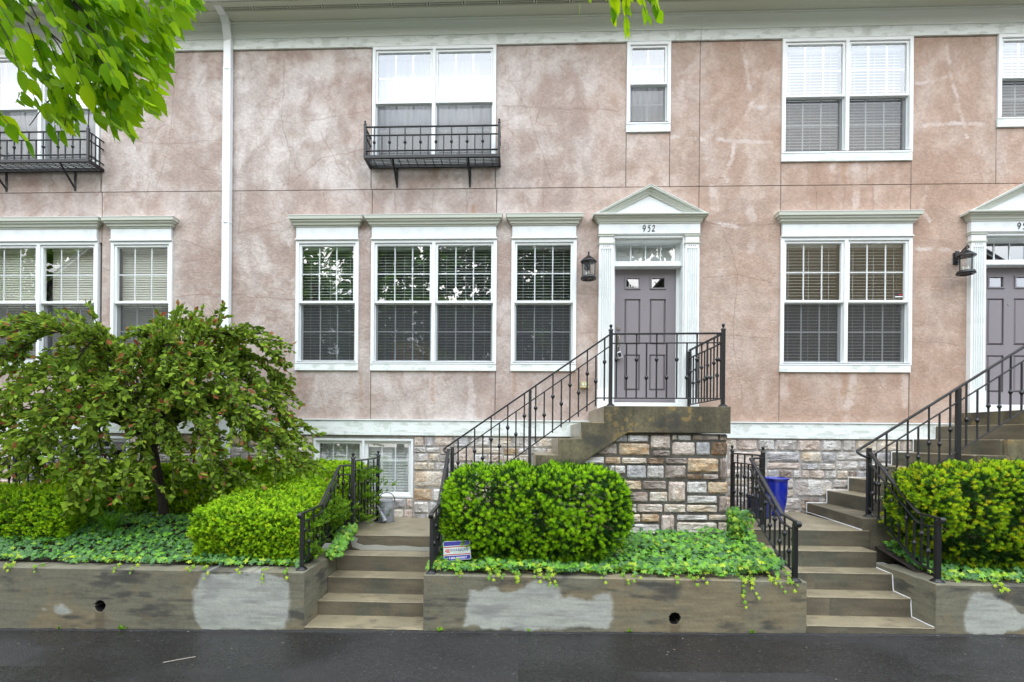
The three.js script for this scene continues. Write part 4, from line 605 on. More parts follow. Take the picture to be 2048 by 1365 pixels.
// balusters between plan points a and b; lo, mid, hi give the heights of the three rails at both ends
function balusters(g, a, b, lo, mid, hi, n, { start = 0, collars = [0.62, 0.32] } = {}) {
  for (let k = 0; k < n; k++) {
    const t = (k + 0.5) / n, x = lerp(a[0], b[0], t), z = lerp(a[1], b[1], t), y0 = lerp(lo[0], lo[1], t), long = (k + start) % 2 === 0, y1 = long ? lerp(hi[0], hi[1], t) : lerp(mid[0], mid[1], t);
    const m = part('baluster', balGeo, M.iron, g); m.position.set(x, (y0 + y1) / 2, z); m.scale.y = y1 - y0;
    const c = part('collar', collarGeo, M.iron, g); c.position.set(x, lerp(y0, lerp(hi[0], hi[1], t), long ? collars[0] : collars[1]), z);
  }
}
const scroll = (g, x, y, z) => { part('scroll', merge([new THREE.CylinderGeometry(0.03, 0.03, 0.042, 18).rotateZ(Math.PI / 2).translate(x, y - 0.022, z), bar([x, y - 0.05, z - 0.02], [x, y - 0.05, z - 0.002], 0.05, 0.01)]), M.iron, g); };
const three = (g, a, b, lo, mid, hi, n, o = {}) => { rail(g, [a[0], hi[0], a[1]], [b[0], hi[1], b[1]], 0.04, 0.02); rail(g, [a[0], mid[0], a[1]], [b[0], mid[1], b[1]], 0.03, 0.014); rail(g, [a[0], lo[0], a[1]], [b[0], lo[1], b[1]], 0.03, 0.014); balusters(g, a, b, lo, mid, hi, n, o); };
const GR = 'black iron railings of the steps';
{ // left of the lower steps of 952
  const g = railing('iron_railing', 'black iron railing between the clipped hedge and the steps, left side of 952', GR), x = -2.17;
  post(g, x, 2.69, 0.545, 1.1, { base: true }); scroll(g, x, 1.115, 2.735);
  three(g, [x, 2.7], [x, 2.18], [0.64, 0.66], [1.02, 1.04], [1.112, 1.13], 4);
  three(g, [x, 2.18], [x, 1.52], [0.66, 0.98], [1.04, 1.42], [1.13, 1.53], 5, { start: 0 });
  three(g, [x, 1.52], [-2.02, 1.49], [0.98, 0.99], [1.42, 1.42], [1.53, 1.53], 2);
  post(g, -2.02, 1.49, 0.703, 1.615, { finial: true, w: 0.04 }); post(g, -1.985, 0.42, 0.703, 1.615, { finial: true, w: 0.04 });
  three(g, [-2.02, 1.47], [-1.985, 0.44], [0.8, 0.8], [1.47, 1.47], [1.585, 1.585], 8);
}
{ // right of the lower steps of 952, then up the stoop
  const g = railing('iron_railing', 'black iron railing climbing from the road to the porch of 952', GR), x = -0.86;
  post(g, x, 2.73, 0.545, 1.13); scroll(g, x, 1.142, 2.775);
  three(g, [x, 2.74], [x, 2.25], [0.64, 0.66], [1.05, 1.07], [1.142, 1.16], 4);
  three(g, [x, 2.25], [x, 1.46], [0.66, 1.18], [1.07, 1.63], [1.16, 1.745], 6);
  post(g, -0.82, 1.42, 0.895, 1.77, { w: 0.044 });
  const a = [-0.84, 1.42], b = [1.06, 1.42], sl = 0.707, h = X => 1.785 + (X + 0.84) * sl;
  rail(g, [-0.9, 1.76, 1.42], [1.06, h(1.06), 1.42], 0.04, 0.02); part('rail_return', tube([[-0.9, 1.755, 1.42], [-0.925, 1.735, 1.43], [-0.91, 1.71, 1.445], [-0.86, 1.69, 1.46]], 0.014, 16, 8), M.iron, g);
  rail(g, [-0.82, h(-0.82) - 0.14, 1.42], [1.06, h(1.06) - 0.14, 1.42], 0.03, 0.014);
  rail(g, [-0.82, h(-0.82) - 0.72, 1.42], [0.93, 2.372, 1.42], 0.03, 0.014); rail(g, [0.92, 2.372, 1.42], [1.07, 2.372, 1.42], 0.03, 0.014);
  post(g, 0.118, 1.42, 1.48, h(0.118), { w: 0.036, base: false });
  const lo = X => Math.min(2.372, lerp(h(-0.82) - 0.72, 2.372, (X + 0.82) / 1.75));
  for (const [p, q, n] of [[-0.80, 0.1, 9], [0.135, 1.06, 9]]) balusters(g, [p, 1.42], [q, 1.42], [lo(p), lo(q)], [h(p) - 0.14, h(q) - 0.14], [h(p), h(q)], n, { collars: [0.62, 0.4] });
}
{ // porch front and return of 952
  const g = railing('iron_railing', 'black iron porch railing in front of the door numbered 952', GR), z = 1.42;
  post(g, 1.082, z, 2.272, 3.185, { finial: true, w: 0.042 }); post(g, 2.413, z, 2.272, 3.195, { finial: true, w: 0.042 }); post(g, 2.405, 0.1, 2.272, 3.14, { w: 0.036, base: false });
  three(g, [1.09, z], [2.405, z], [2.372, 2.374], [3.03, 3.04], [3.142, 3.152], 11, { collars: [0.6, 0.32] });
  three(g, [2.413, z - 0.02], [2.405, 0.12], [2.374, 2.374], [3.04, 3.04], [3.152, 3.152], 11, { collars: [0.6, 0.38] });
}
{ // left of the steps of 954
  const g = railing('iron_railing', 'black iron railing beside the blue pots, left side of the steps to 954', GR), x = 2.625;
  post(g, x, 2.76, 0.545, 1.09, { w: 0.042 }); scroll(g, x, 1.115, 2.815);
  three(g, [x, 2.78], [x, 2.5], [0.63, 0.68], [1.02, 1.06], [1.112, 1.145], 3);
  three(g, [x, 2.5], [x, 1.72], [0.68, 1.1], [1.06, 1.55], [1.145, 1.672], 7, { start: 1 });
  three(g, [x, 1.72], [2.85, 1.5], [1.1, 1.1], [1.55, 1.55], [1.672, 1.672], 2);
  post(g, 2.86, 1.49, 0.86, 1.735, { finial: true, w: 0.04 }); post(g, 2.865, 0.52, 0.86, 1.735, { finial: true, w: 0.036 });
  three(g, [2.86, 1.47], [2.865, 0.54], [0.95, 0.95], [1.58, 1.58], [1.7, 1.7], 8);
}
{ // right of the steps of 954, then up the stoop
  const g = railing('iron_railing', 'black iron railing turning up the stoop of 954 before the right hedge', GR), x = 3.985;
  post(g, x, 2.7, 0.545, 1.13, { w: 0.044 }); scroll(g, x, 1.16, 2.745);
  three(g, [x, 2.71], [x, 2.44], [0.64, 0.66], [1.06, 1.07], [1.155, 1.165], 3);
  three(g, [x, 2.44], [4.09, 1.48], [0.66, 1.1], [1.07, 1.62], [1.165, 1.75], 7, { start: 1 });
  post(g, 4.1, 1.45, 0.99, 1.8, { w: 0.044 });
  const h = X => 1.815 + (X - 4.05) * 0.655, e = 7.0;
  rail(g, [4.0, 1.79, 1.45], [e, h(e), 1.45], 0.044, 0.022); part('rail_return', tube([[4.0, 1.79, 1.45], [3.955, 1.765, 1.46], [3.97, 1.735, 1.475], [4.03, 1.7, 1.49], [4.1, 1.68, 1.5]], 0.015, 16, 8), M.iron, g);
  rail(g, [4.1, h(4.1) - 0.16, 1.45], [e, h(e) - 0.16, 1.45], 0.03, 0.014); rail(g, [4.1, h(4.1) - 0.74, 1.45], [e, h(e) - 0.74, 1.45], 0.03, 0.014);
  post(g, 5.11, 1.45, 1.52, h(5.11), { w: 0.046, base: false });
  balusters(g, [4.12, 1.45], [5.08, 1.45], [h(4.12) - 0.74, h(5.08) - 0.74], [h(4.12) - 0.16, h(5.08) - 0.16], [h(4.12), h(5.08)], 8, { start: 1, collars: [0.42, 0.3] });
  balusters(g, [5.14, 1.45], [7.0, 1.45], [h(5.14) - 0.74, h(7) - 0.74], [h(5.14) - 0.16, h(7) - 0.16], [h(5.14), h(7)], 15, { collars: [0.42, 0.3] });
}
{ // landing of the left house
  const g = railing('iron_railing', 'black iron railing half hidden by leaves at the left picture edge', GR);
  post(g, -6.82, 0.9, 0.8, 1.62, { w: 0.044 }); post(g, -8.2, 0.9, 0.8, 1.62, { w: 0.044 });
  three(g, [-6.82, 0.9], [-5.4, 0.9], [0.85, 0.85], [1.5, 1.5], [1.61, 1.61], 12); post(g, -5.4, 0.9, 0.8, 1.62, { w: 0.036 });
  three(g, [-6.82, 0.9], [-7.0, 2.2], [0.85, 0.5], [1.47, 1.1], [1.6, 1.2], 8); post(g, -7.0, 2.2, 0.58, 1.2);
}
// ---------------------------------------------------------------- shallow iron balconies under the upper windows
function balcony(label, ox) {
  const g = railing('window_balcony', label, 'shallow iron balconies under the upper windows'), a = -2.262 + ox, b = -0.312 + ox, y = 5.845, z = 0.32;
  part('base_frame', merge([box(a, b, y, y + 0.045, z - 0.03, z, 0.004), box(a, a + 0.03, y, y + 0.045, 0, z - 0.03, 0.003), box(b - 0.03, b, y, y + 0.045, 0, z - 0.03, 0.003), box(a + 0.03, b - 0.03, y + 0.003, y + 0.043, 0.002, 0.03, 0.003)]), M.iron, g);
  for (let k = 0; k < 6; k++) part('floor_slat', box(a + 0.03, b - 0.03, y + 0.008, y + 0.018, 0.05 + k * 0.042, 0.065 + k * 0.042), M.iron, g);
  for (let k = 0; k < 15; k++) part('floor_bar', box(lerp(a, b, (k + 1) / 16) - 0.006, lerp(a, b, (k + 1) / 16) + 0.006, y + 0.018, y + 0.026, 0.03, z - 0.03), M.iron, g);
  for (const x of [a + 0.018, b - 0.018]) { post(g, x, z - 0.017, y + 0.045, 6.335, { w: 0.034, base: false }); const f = part('finial', finialGeo, M.iron, g); f.position.set(x, 6.333, z - 0.017); f.scale.setScalar(0.75); for (const h of [6.295, 6.175, 5.955]) rail(g, [x, h, 0], [x, h, z - 0.03], 0.028, 0.014); for (const q of [0.08, 0.16, 0.24]) { const m = part('baluster', balGeo, M.iron, g); m.position.set(x, (6.295 + y) / 2 + 0.02, q); m.scale.y = 6.295 - y - 0.04; } }
  for (const h of [[6.295, 0.018], [6.175, 0.014], [5.955, 0.016]]) rail(g, [a + 0.02, h[0], z - 0.017], [b - 0.02, h[0], z - 0.017], 0.03, h[1]);
  for (let k = 0; k < 16; k++) { const x = lerp(a + 0.15, b - 0.14, k / 15), long = k % 2 === 0, y0 = 5.88, y1 = long ? 6.295 : 6.175; const m = part('baluster', balGeo, M.iron, g); m.position.set(x, (y0 + y1) / 2, z - 0.017); m.scale.y = y1 - y0; if (long) { const c = part('collar', collarGeo, M.iron, g); c.position.set(x, 6.075, z - 0.017); c.scale.setScalar(0.95); } }
  for (const x of [-1.845 + ox, -0.765 + ox]) part('bracket', merge([bar([x, y, z - 0.03], [x, 5.6, 0.012], 0.03, 0.014), box(x - 0.016, x + 0.016, 5.56, y, 0, 0.014, 0.003), new THREE.CylinderGeometry(0.01, 0.01, 0.012, 10).rotateX(Math.PI / 2).translate(x, 5.585, 0.016)]), M.iron, g);
}
balcony('shallow black iron balcony under the upper window of 952', 0);
balcony('shallow black iron balcony under the upper window behind the overhanging leaves', -5.99);
// ---------------------------------------------------------------- things on the landings
{
  const zinc = std({ map: tex(256, 256, (i, j) => { const v = 150 + 60 * (fbm(i / 30, j / 24, 251, 4) - 0.5) + 24 * (fbm(i / 5, j / 5, 252, 2) - 0.5); return [v - 4, v, v + 5]; }), roughness: 0.5, metalness: 0.2 });
  const c = thing('watering_can', 'galvanised grey watering can standing on the landing by the basement window', 'watering can', [-1.852, 0.704, 0.47]);
  part('body', lathe([[0.001, 0], [0.112, 0], [0.116, 0.008], [0.112, 0.016], [0.108, 0.15], [0.113, 0.16], [0.108, 0.17], [0.103, 0.275], [0.108, 0.285], [0.105, 0.292], [0.06, 0.298]], 32), zinc, c);
  part('lid', lathe([[0.107, 0.288], [0.09, 0.302], [0.03, 0.312], [0.001, 0.312]], 28), zinc, c);
  part('handle', tube([[-0.108, 0.27, 0], [-0.105, 0.33, 0], [-0.06, 0.385, 0], [0, 0.402, 0], [0.07, 0.385, 0], [0.112, 0.33, 0], [0.115, 0.27, 0]], 0.006, 40, 8), M.iron, c);
  part('spout', new THREE.CylinderGeometry(0.012, 0.036, 0.26, 16).rotateZ(0.62).rotateY(-0.5).translate(-0.04, 0.13, 0.13), zinc, c);
  part('spout_brace', bar([-0.03, 0.19, 0.09], [-0.06, 0.17, 0.14], 0.03, 0.006), zinc, c);
  const blue = new THREE.MeshPhysicalMaterial({ color: rgb(0.008, 0.02, 0.30), roughness: 0.16, clearcoat: 0.7, clearcoatRoughness: 0.1 });
  const p = thing('flower_pot', 'tall glazed cobalt blue plant pot against the stone wall, taller of the two', 'plant pot', [3.485, 0.861, 0.42], 'blue glazed pots');
  part('body', lathe([[0.001, 0.02], [0.115, 0.0], [0.125, 0.02], [0.115, 0.05], [0.122, 0.09], [0.142, 0.2], [0.152, 0.32], [0.155, 0.42], [0.156, 0.45]], 36), blue, p); part('rim', lathe([[0.155, 0.45], [0.158, 0.455], [0.156, 0.475], [0.178, 0.492], [0.18, 0.505], [0.165, 0.515], [0.145, 0.51], [0.14, 0.46]], 36), blue, p); part('compost', new THREE.CircleGeometry(0.142, 24).rotateX(-Math.PI / 2).translate(0, 0.47, 0), M.soil, p);
  const q = thing('flower_pot', 'low dark blue plant pot behind the railing bars, shorter of the two', 'plant pot', [3.16, 0.861, 0.72], 'blue glazed pots');
  const navy = new THREE.MeshPhysicalMaterial({ color: rgb(0.01, 0.022, 0.14), roughness: 0.2, clearcoat: 0.6 });
  part('body', lathe([[0.001, 0.01], [0.12, 0.0], [0.125, 0.02], [0.15, 0.12], [0.165, 0.22], [0.16, 0.255]], 32), navy, q); part('rim', lathe([[0.16, 0.255], [0.178, 0.265], [0.18, 0.285], [0.16, 0.29], [0.145, 0.27]], 32), navy, q); part('compost', new THREE.CircleGeometry(0.148, 24).rotateX(-Math.PI / 2).translate(0, 0.262, 0), M.soil, q);
}
{ // security company yard sign
  const cv = document.createElement('canvas'); cv.width = 512; cv.height = 352; const x = cv.getContext('2d');
  x.fillStyle = '#c3cfca'; x.fillRect(0, 0, 512, 352); x.fillStyle = '#20208c'; x.fillRect(10, 8, 492, 76); x.fillRect(10, 268, 492, 76);
  x.fillStyle = '#a8122c'; x.fillRect(10, 98, 492, 18); x.fillRect(10, 238, 492, 18);
  x.fillStyle = '#c2414a'; x.beginPath(); x.moveTo(22, 178); x.lineTo(60, 142); x.lineTo(128, 142); x.lineTo(112, 178); x.lineTo(128, 212); x.lineTo(60, 212); x.closePath(); x.fill();
  x.strokeStyle = '#c3cfca'; x.lineWidth = 4; for (let k = 0; k < 4; k++) { x.beginPath(); x.moveTo(40 + k * 20, 208); x.lineTo(66 + k * 20, 146); x.stroke(); }
  x.fillStyle = '#1c2266'; x.font = 'italic bold 66px sans-serif'; x.fillText('GUARDIAN', 122, 190); 
  x.fillStyle = '#7d8f80'; x.font = '24px sans-serif'; x.fillText('PROTECTION SERVICES', 190, 224);
  x.fillStyle = '#f0f2f4'; x.font = 'bold 48px sans-serif'; x.fillText('1-800-PROTECT', 92, 328);
  const t = new THREE.CanvasTexture(cv); t.colorSpace = THREE.SRGBColorSpace;
  const s = thing('yard_sign', 'small red white and blue security company sign at the corner of the ivy bed', 'sign', [-0.625, 0.56, 2.53]);
  const sh = new THREE.Shape(), w = 0.138, h = 0.096, r = 0.016; sh.moveTo(-w + r, -h); sh.lineTo(w - r, -h); sh.quadraticCurveTo(w, -h, w, -h + r); sh.lineTo(w, h - r); sh.quadraticCurveTo(w, h, w - r, h); sh.lineTo(-w + r, h); sh.quadraticCurveTo(-w, h, -w, h - r); sh.lineTo(-w, -h + r); sh.quadraticCurveTo(-w, -h, -w + r, -h);
  const pg = new THREE.ExtrudeGeometry(sh, { depth: 0.004, bevelEnabled: false }), pp = pg.attributes.position, uv = pg.attributes.uv; for (let i = 0; i < pp.count; i++) uv.setXY(i, (pp.getX(i) + w) / (2 * w), (pp.getY(i) + h) / (2 * h));
  const pl = part('panel', pg, std({ map: t, roughness: 0.4 }), s); pl.position.set(-0.005, 0.175, 0); pl.rotation.set(-0.12, 0.08, 0.075);
  part('stake', box(-0.008, 0.008, -0.1, 0.16, -0.012, -0.004), M.chrome, s);
}
// ---------------------------------------------------------------- foliage helpers
const V = (x, y, z) => new THREE.Vector3(x, y, z);
// a flat leaf along +y, folded on its midrib and bowed; widths along its length
function leafGeo(len, widths, fold = 0.25, bow = 0.15, ripple = 0) {
  const n = widths.length - 1, P = [], idx = [];
  widths.forEach((w, i) => { const t = i / n, y = t * len, z = -bow * len * t * t; const r = ripple * (i % 2 ? 1 : -1); P.push(-w, y, z + fold * w + r, 0, y, z, w, y, z + fold * w + r); });
  for (let i = 0; i < n; i++) { const a = i * 3; for (const k of [0, 1]) idx.push(a + k, a + k + 1, a + k + 3, a + k + 1, a + k + 4, a + k + 3); }
  const g = new THREE.BufferGeometry(); g.setAttribute('position', new THREE.Float32BufferAttribute(P, 3)); g.setAttribute('uv', new THREE.Float32BufferAttribute(new Float32Array(P.length / 3 * 2), 2)); g.setIndex(idx); g.computeVertexNormals(); return g;
}
function plainMerge(gs) { return mergeGeometries(gs.map(g => { const q = g.index ? g.toNonIndexed() : g.clone(); for (const k of Object.keys(q.attributes)) if (!['position', 'normal'].includes(k)) q.deleteAttribute(k); return q; })); }
function swarm(name, parent, geo, mat, list, kind = 'stuff') {
  const m = new THREE.InstancedMesh(geo, mat, list.length), M4 = new THREE.Matrix4(); m.name = parent === scene ? numbered(name) : name;
  list.forEach((o, i) => { M4.compose(o.p, o.q, V(o.s, o.s, o.s)); m.setMatrixAt(i, M4); m.setColorAt(i, o.c); });
  m.castShadow = m.receiveShadow = true; if (kind) m.userData.kind = kind; parent.add(m); return m;
}
const Y1 = V(0, 1, 0);
function aim(dir, spin) { const q = new THREE.Quaternion().setFromUnitVectors(Y1, dir.clone().normalize()); return q.multiply(new THREE.Quaternion().setFromAxisAngle(Y1, spin)); }
const mixc = (a, b, t) => rgb(lerp(a[0], b[0], t), lerp(a[1], b[1], t), lerp(a[2], b[2], t));
const leafMat = (o = {}) => new THREE.MeshPhysicalMaterial({ color: 0xffffff, roughness: 1, transmission: 0.35, thickness: 0, ior: 1.4, specularIntensity: 0.2, side: THREE.DoubleSide, ...o });
const bark = std({ map: tex(128, 512, (i, j) => { const v = 46 + 46 * (fbm(i / 8, j / 40, 261, 4) - 0.45); return [v + 8, v, v - 6]; }), bumpMap: stoneBump, bumpScale: 0.02, roughness: 0.95 });
M.twig = std({ color: rgb(0.045, 0.03, 0.022), roughness: 0.9 });
function limb(pts, r0, r1, seg = 20, rad = 8) {               // a tapering branch
  const c = new THREE.CatmullRomCurve3(pts), g = new THREE.TubeGeometry(c, seg, 1, rad), p = g.attributes.position, a = V(0, 0, 0);
  for (let i = 0; i < p.count; i++) { const t = Math.floor(i / (rad + 1)) / seg; c.getPointAt(Math.min(1, t), a); const r = lerp(r0, r1, t); p.setXYZ(i, a.x + (p.getX(i) - a.x) * r, a.y + (p.getY(i) - a.y) * r, a.z + (p.getZ(i) - a.z) * r); }
  g.computeVertexNormals(); return g;
}
// ---------------------------------------------------------------- clipped box hedges
const boxSprig = (() => { const gs = [], R = rng(501); for (let k = 0; k < 11; k++) { const g = leafGeo(0.017, [0.0015, 0.0062, 0.0066, 0.0035, 0.0005], 0.25, 0.2); g.rotateX(0.8 + 0.6 * R()); g.rotateY(k * 2.4 + R()); g.translate(0, 0.004 + k * 0.0042, 0); gs.push(g); } return plainMerge(gs); })();
const boxMat = leafMat({ transmission: 0.5 });
function hedge(label, shape, n, seed, group, light = 0.82) {   // shape(u, v, face) -> {p, n}; leaves cover its skin, stems fill it
  const R = rng(seed), h = thing('box_hedge', label, 'hedge', [0, 0, 0], group), list = [], c0 = [0.08, 0.18, 0.01], c1 = [0.44, 0.68, 0.014], c2 = [0.6, 0.7, 0.02];
  for (let k = 0; k < n; k++) {
    const { p, n: nn } = shape(R, R() < 0.72 ? R() * 0.05 : R() * 0.16);
    const lump = fbm(p.x * 6 + 40, p.z * 6 + p.y * 5, seed, 3) - 0.5; p.addScaledVector(nn, lump * 0.09);
    const d = nn.clone().add(V((R() - 0.5) * 1.5, R() * 0.8, (R() - 0.5) * 1.5));
    const fresh = R() < light, t = R(); const c = fresh ? (R() < 0.16 ? mixc(c1, c2, t) : mixc([0.24, 0.46, 0.012], c1, t)) : mixc(c0, [0.1, 0.24, 0.012], t);
    list.push({ p, q: aim(d, R() * 6.28), s: 0.75 + 0.6 * R(), c });
  }
  swarm('foliage', h, boxSprig, boxMat, list);
  const tw = []; for (let k = 0; k < 60; k++) { const { p, n: nn } = shape(R, 0.06 + R() * 0.05), { p: b } = shape(R, 0.3); b.lerp(p, 0.25); b.y = Math.min(b.y, p.y) - 0.1; tw.push(limb([b, b.clone().lerp(p, 0.5).add(V((R() - 0.5) * 0.06, 0.03, (R() - 0.5) * 0.06)), p], 0.006, 0.002, 5, 4)); }
  part('stems', plainMerge(tw), M.twig, h).userData.kind = 'stuff';
  return h;
}
// skin of a block between plan limits at height-dependent sides; top(z) gives the height, foot(z) the ground
function block(xl, xr, z0, z1, top, foot, round = 0.12) {
  const area = [(z1 - z0) * (xr(z0) - xl(z0)), (xr(z1) - xl(z1)) * (top(z1) - foot(z1)), (z1 - z0) * (top(z1) - foot(z1)), (z1 - z0) * (top(z1) - foot(z1)), 0.5 * (xr(z0) - xl(z0)) * (top(z0) - foot(z0))], sum = area.reduce((a, b) => a + b);
  return (R, deep) => {
    let q = R() * sum, f = 0; while (q > area[f] && f < 4) { q -= area[f]; f++; }
    const u = R(), v = R(); let z = f === 1 ? z1 : f === 4 ? z0 : lerp(z0, z1, v), x = f === 2 ? xl(z) : f === 3 ? xr(z) : lerp(xl(z), xr(z), u), y = f === 0 ? top(z) : lerp(foot(z), top(z), f === 1 || f === 4 ? v : u);
    const n = f === 0 ? V(0, 1, 0) : f === 1 ? V(0, 0, 1) : f === 2 ? V(-1, 0, 0) : f === 3 ? V(1, 0, 0) : V(0, 0, -1);
    // round the edges
    const ex = Math.min(x - xl(z), xr(z) - x), ez = Math.min(z - z0, z1 - z), ey = top(z) - y, near = (e) => clamp(1 - e / round);
    const cut = (f === 0 ? Math.max(near(ex), near(ez)) : near(ey)); if (cut > 0) { if (f === 0) { y -= round * 0.45 * cut * cut; n.add(V((x < (xl(z) + xr(z)) / 2 ? -1 : 1) * near(ex), 0, (z < (z0 + z1) / 2 ? -1 : 1) * near(ez))); } else { const s = round * 0.45 * cut * cut; x -= n.x * s; z -= n.z * s; n.y += cut; } }
    if (f !== 0) { const low = clamp((y - foot(z)) / 0.35), s = 0.10 * (1 - low); x -= Math.sign(n.x) * s; z -= (Math.abs(n.z) > 0.5 ? Math.sign(n.z) : 0) * s; }
    n.normalize(); return { p: V(x, y, z).addScaledVector(n, -deep), n, top: f === 0 };
  };
}
const K = v => () => v, GH = 'clipped box hedges in the left bed';
const longTop = z => lerp(1.10, 1.52, clamp((2.5 - z) / 1.7));
hedge('long bright green clipped hedge sloping down beside the left railing', block(z => lerp(-3.18, -3.42, clamp((z - 0.5) / 2)), z => lerp(-2.1, -2.26, clamp((z - 0.5) / 2)), 0.45, 2.52, longTop, z => bedA(z) - 0.02, 0.22), 17000, 601, GH);
hedge('bright clipped hedge at the left picture edge behind the retaining wall', block(K(-7.2), K(-5.14), 1.45, 2.08, K(1.225), z => bedA(z) - 0.05, 0.14), 8000, 602, GH);
hedge('green hedge behind the grass tuft, under the tree branches', block(K(-6.25), K(-4.98), 0.62, 1.1, K(1.47), K(0.8), 0.14), 5200, 603, GH);
hedge('dark green hedge right behind the thin tree trunk', block(K(-4.92), K(-4.0), 0.55, 0.98, K(1.47), K(0.8), 0.14), 4200, 604, GH);
hedge('small dark hedge against the stone wall left of the basement window', block(K(-4.12), K(-3.25), 0.3, 0.72, K(1.52), K(0.8), 0.14), 4200, 605, GH);
// shoots of the long hedge that grow out through the railing
{ const R = rng(611), list = []; for (let k = 0; k < 900; k++) { const z = R() < 0.55 ? lerp(0.5, 1.5, R()) : lerp(1.5, 2.5, R()), y = lerp(z < 1.5 ? 0.75 : bedA(z) + 0.05, z < 1.5 ? 1.45 : longTop(z) - 0.15, Math.pow(R(), 0.8)); const out = fbm(z * 5, y * 5, 612, 3); if (out < 0.47) continue; list.push({ p: V(-2.2 + (out - 0.47) * 1.1 * R() + (z < 1.5 ? 0.14 : 0), y, z), q: aim(V(0.6 + R(), 0.3 + R() * 0.8, (R() - 0.5) * 1.6), R() * 6.28), s: 0.9 + 0.9 * R(), c: mixc([0.09, 0.22, 0.01], [0.22, 0.38, 0.015], R()) }); }
  const h = scene.children.find(o => o.name === 'box_hedge'); swarm('stray_shoots', h, boxSprig, boxMat, list); }
// ---------------------------------------------------------------- yews
function yewShoot(seed, needles, len, nl, nw) { const gs = [], R = rng(seed); for (let k = 0; k < needles; k++) { const t = (k + 0.5) / needles, L = nl * (1 - 0.25 * t), w = nw; const g = new THREE.BufferGeometry(); g.setAttribute('position', new THREE.Float32BufferAttribute([-w, 0, 0, w, 0, 0, w * 0.8, L * 0.75, 0.001, -w, 0, 0, w * 0.8, L * 0.75, 0.001, -w * 0.5, L, 0.0015], 3)); g.computeVertexNormals(); g.rotateX(lerp(1.35, 0.35, t) + (R() - 0.5) * 0.2); g.rotateY(k * 2.399); g.translate(0, t * len, 0); gs.push(g); } return mergeGeometries(gs); }
const yewNew = yewShoot(701, 20, 0.022, 0.027, 0.0026), yewOld = yewShoot(702, 30, 0.075, 0.023, 0.002), yewMat = leafMat({ transmission: 0.5 });
function yew(label, cx, cy, cz, rx, ry, rz, n, seed, pal, pow = 3.2, thin = () => 0) {
  const R = rng(seed), h = thing('yew_bush', label, 'bush', [0, 0, 0], 'yew bushes by the steps'), fresh = [], old = [], ends = [];
  const skin = (deep) => { for (;;) { const d = V(R() * 2 - 1, R() * 2 - 1, R() * 2 - 1); if (d.lengthSq() > 1 || d.lengthSq() < 0.05) continue; const m = Math.pow(Math.pow(Math.abs(d.x), pow) + Math.pow(Math.abs(d.y), pow) + Math.pow(Math.abs(d.z), pow), 1 / pow); d.divideScalar(m); if (d.z < -0.4 && R() < 0.7) continue; const nn = V(Math.sign(d.x) * Math.pow(Math.abs(d.x), pow - 1) / rx, Math.sign(d.y) * Math.pow(Math.abs(d.y), pow - 1) / ry, Math.sign(d.z) * Math.pow(Math.abs(d.z), pow - 1) / rz).normalize(); const tuck = d.y < -0.2 ? 1 - 0.22 * (-d.y - 0.2) : 1; const lump = fbm(d.x * rx * 5 + 7, d.y * ry * 5 + d.z * rz * 4, seed, 3) - 0.5; const p = V(cx + d.x * rx * tuck, cy + d.y * ry, cz + d.z * rz * tuck).addScaledVector(nn, lump * 0.2 - deep); if (R() < thin(p)) continue; return { p, nn, lump }; } };
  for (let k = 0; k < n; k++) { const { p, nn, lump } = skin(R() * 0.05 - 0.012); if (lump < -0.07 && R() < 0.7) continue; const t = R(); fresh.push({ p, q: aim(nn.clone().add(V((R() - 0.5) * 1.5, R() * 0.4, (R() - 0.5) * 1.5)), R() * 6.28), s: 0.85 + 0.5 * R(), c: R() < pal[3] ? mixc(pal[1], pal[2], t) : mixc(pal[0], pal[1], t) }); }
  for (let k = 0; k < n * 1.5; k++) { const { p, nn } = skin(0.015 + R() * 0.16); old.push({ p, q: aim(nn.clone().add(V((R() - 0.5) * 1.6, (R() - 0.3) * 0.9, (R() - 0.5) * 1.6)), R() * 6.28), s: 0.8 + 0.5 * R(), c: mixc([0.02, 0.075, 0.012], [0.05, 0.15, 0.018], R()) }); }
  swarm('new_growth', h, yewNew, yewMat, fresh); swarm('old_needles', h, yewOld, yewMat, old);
  const tw = []; for (let k = 0; k < 90; k++) { const { p } = skin(0.05 + 0.05 * R()); const b = V(cx + (p.x - cx) * 0.45 + (R() - 0.5) * 0.2, cy - ry * 1.0, cz + (p.z - cz) * 0.3); tw.push(limb([b, b.clone().lerp(p, 0.55).add(V((R() - 0.5) * 0.1, 0.05, (R() - 0.5) * 0.1)), p], 0.011, 0.003, 6, 5)); }
  part('stems', plainMerge(tw), M.twig, h).userData.kind = 'stuff';
}
yew('rounded bright green yew bush in front of the stone pier of 952', 0.17, 1.075, 2.11, 0.96, 0.48, 0.46, 5600, 711, [[0.22, 0.46, 0.01], [0.4, 0.7, 0.014], [0.5, 0.74, 0.018], 0.35], 4.6, p => (p.x > 0.85 && p.y < 1.05 ? 0.45 : 0));
yew('yellow green yew hedge in front of the stoop of 954, right picture edge', 5.47, 1.11, 2.06, 1.44, 0.50, 0.46, 8200, 712, [[0.25, 0.46, 0.01], [0.46, 0.66, 0.014], [0.68, 0.64, 0.016], 0.4], 4.6);
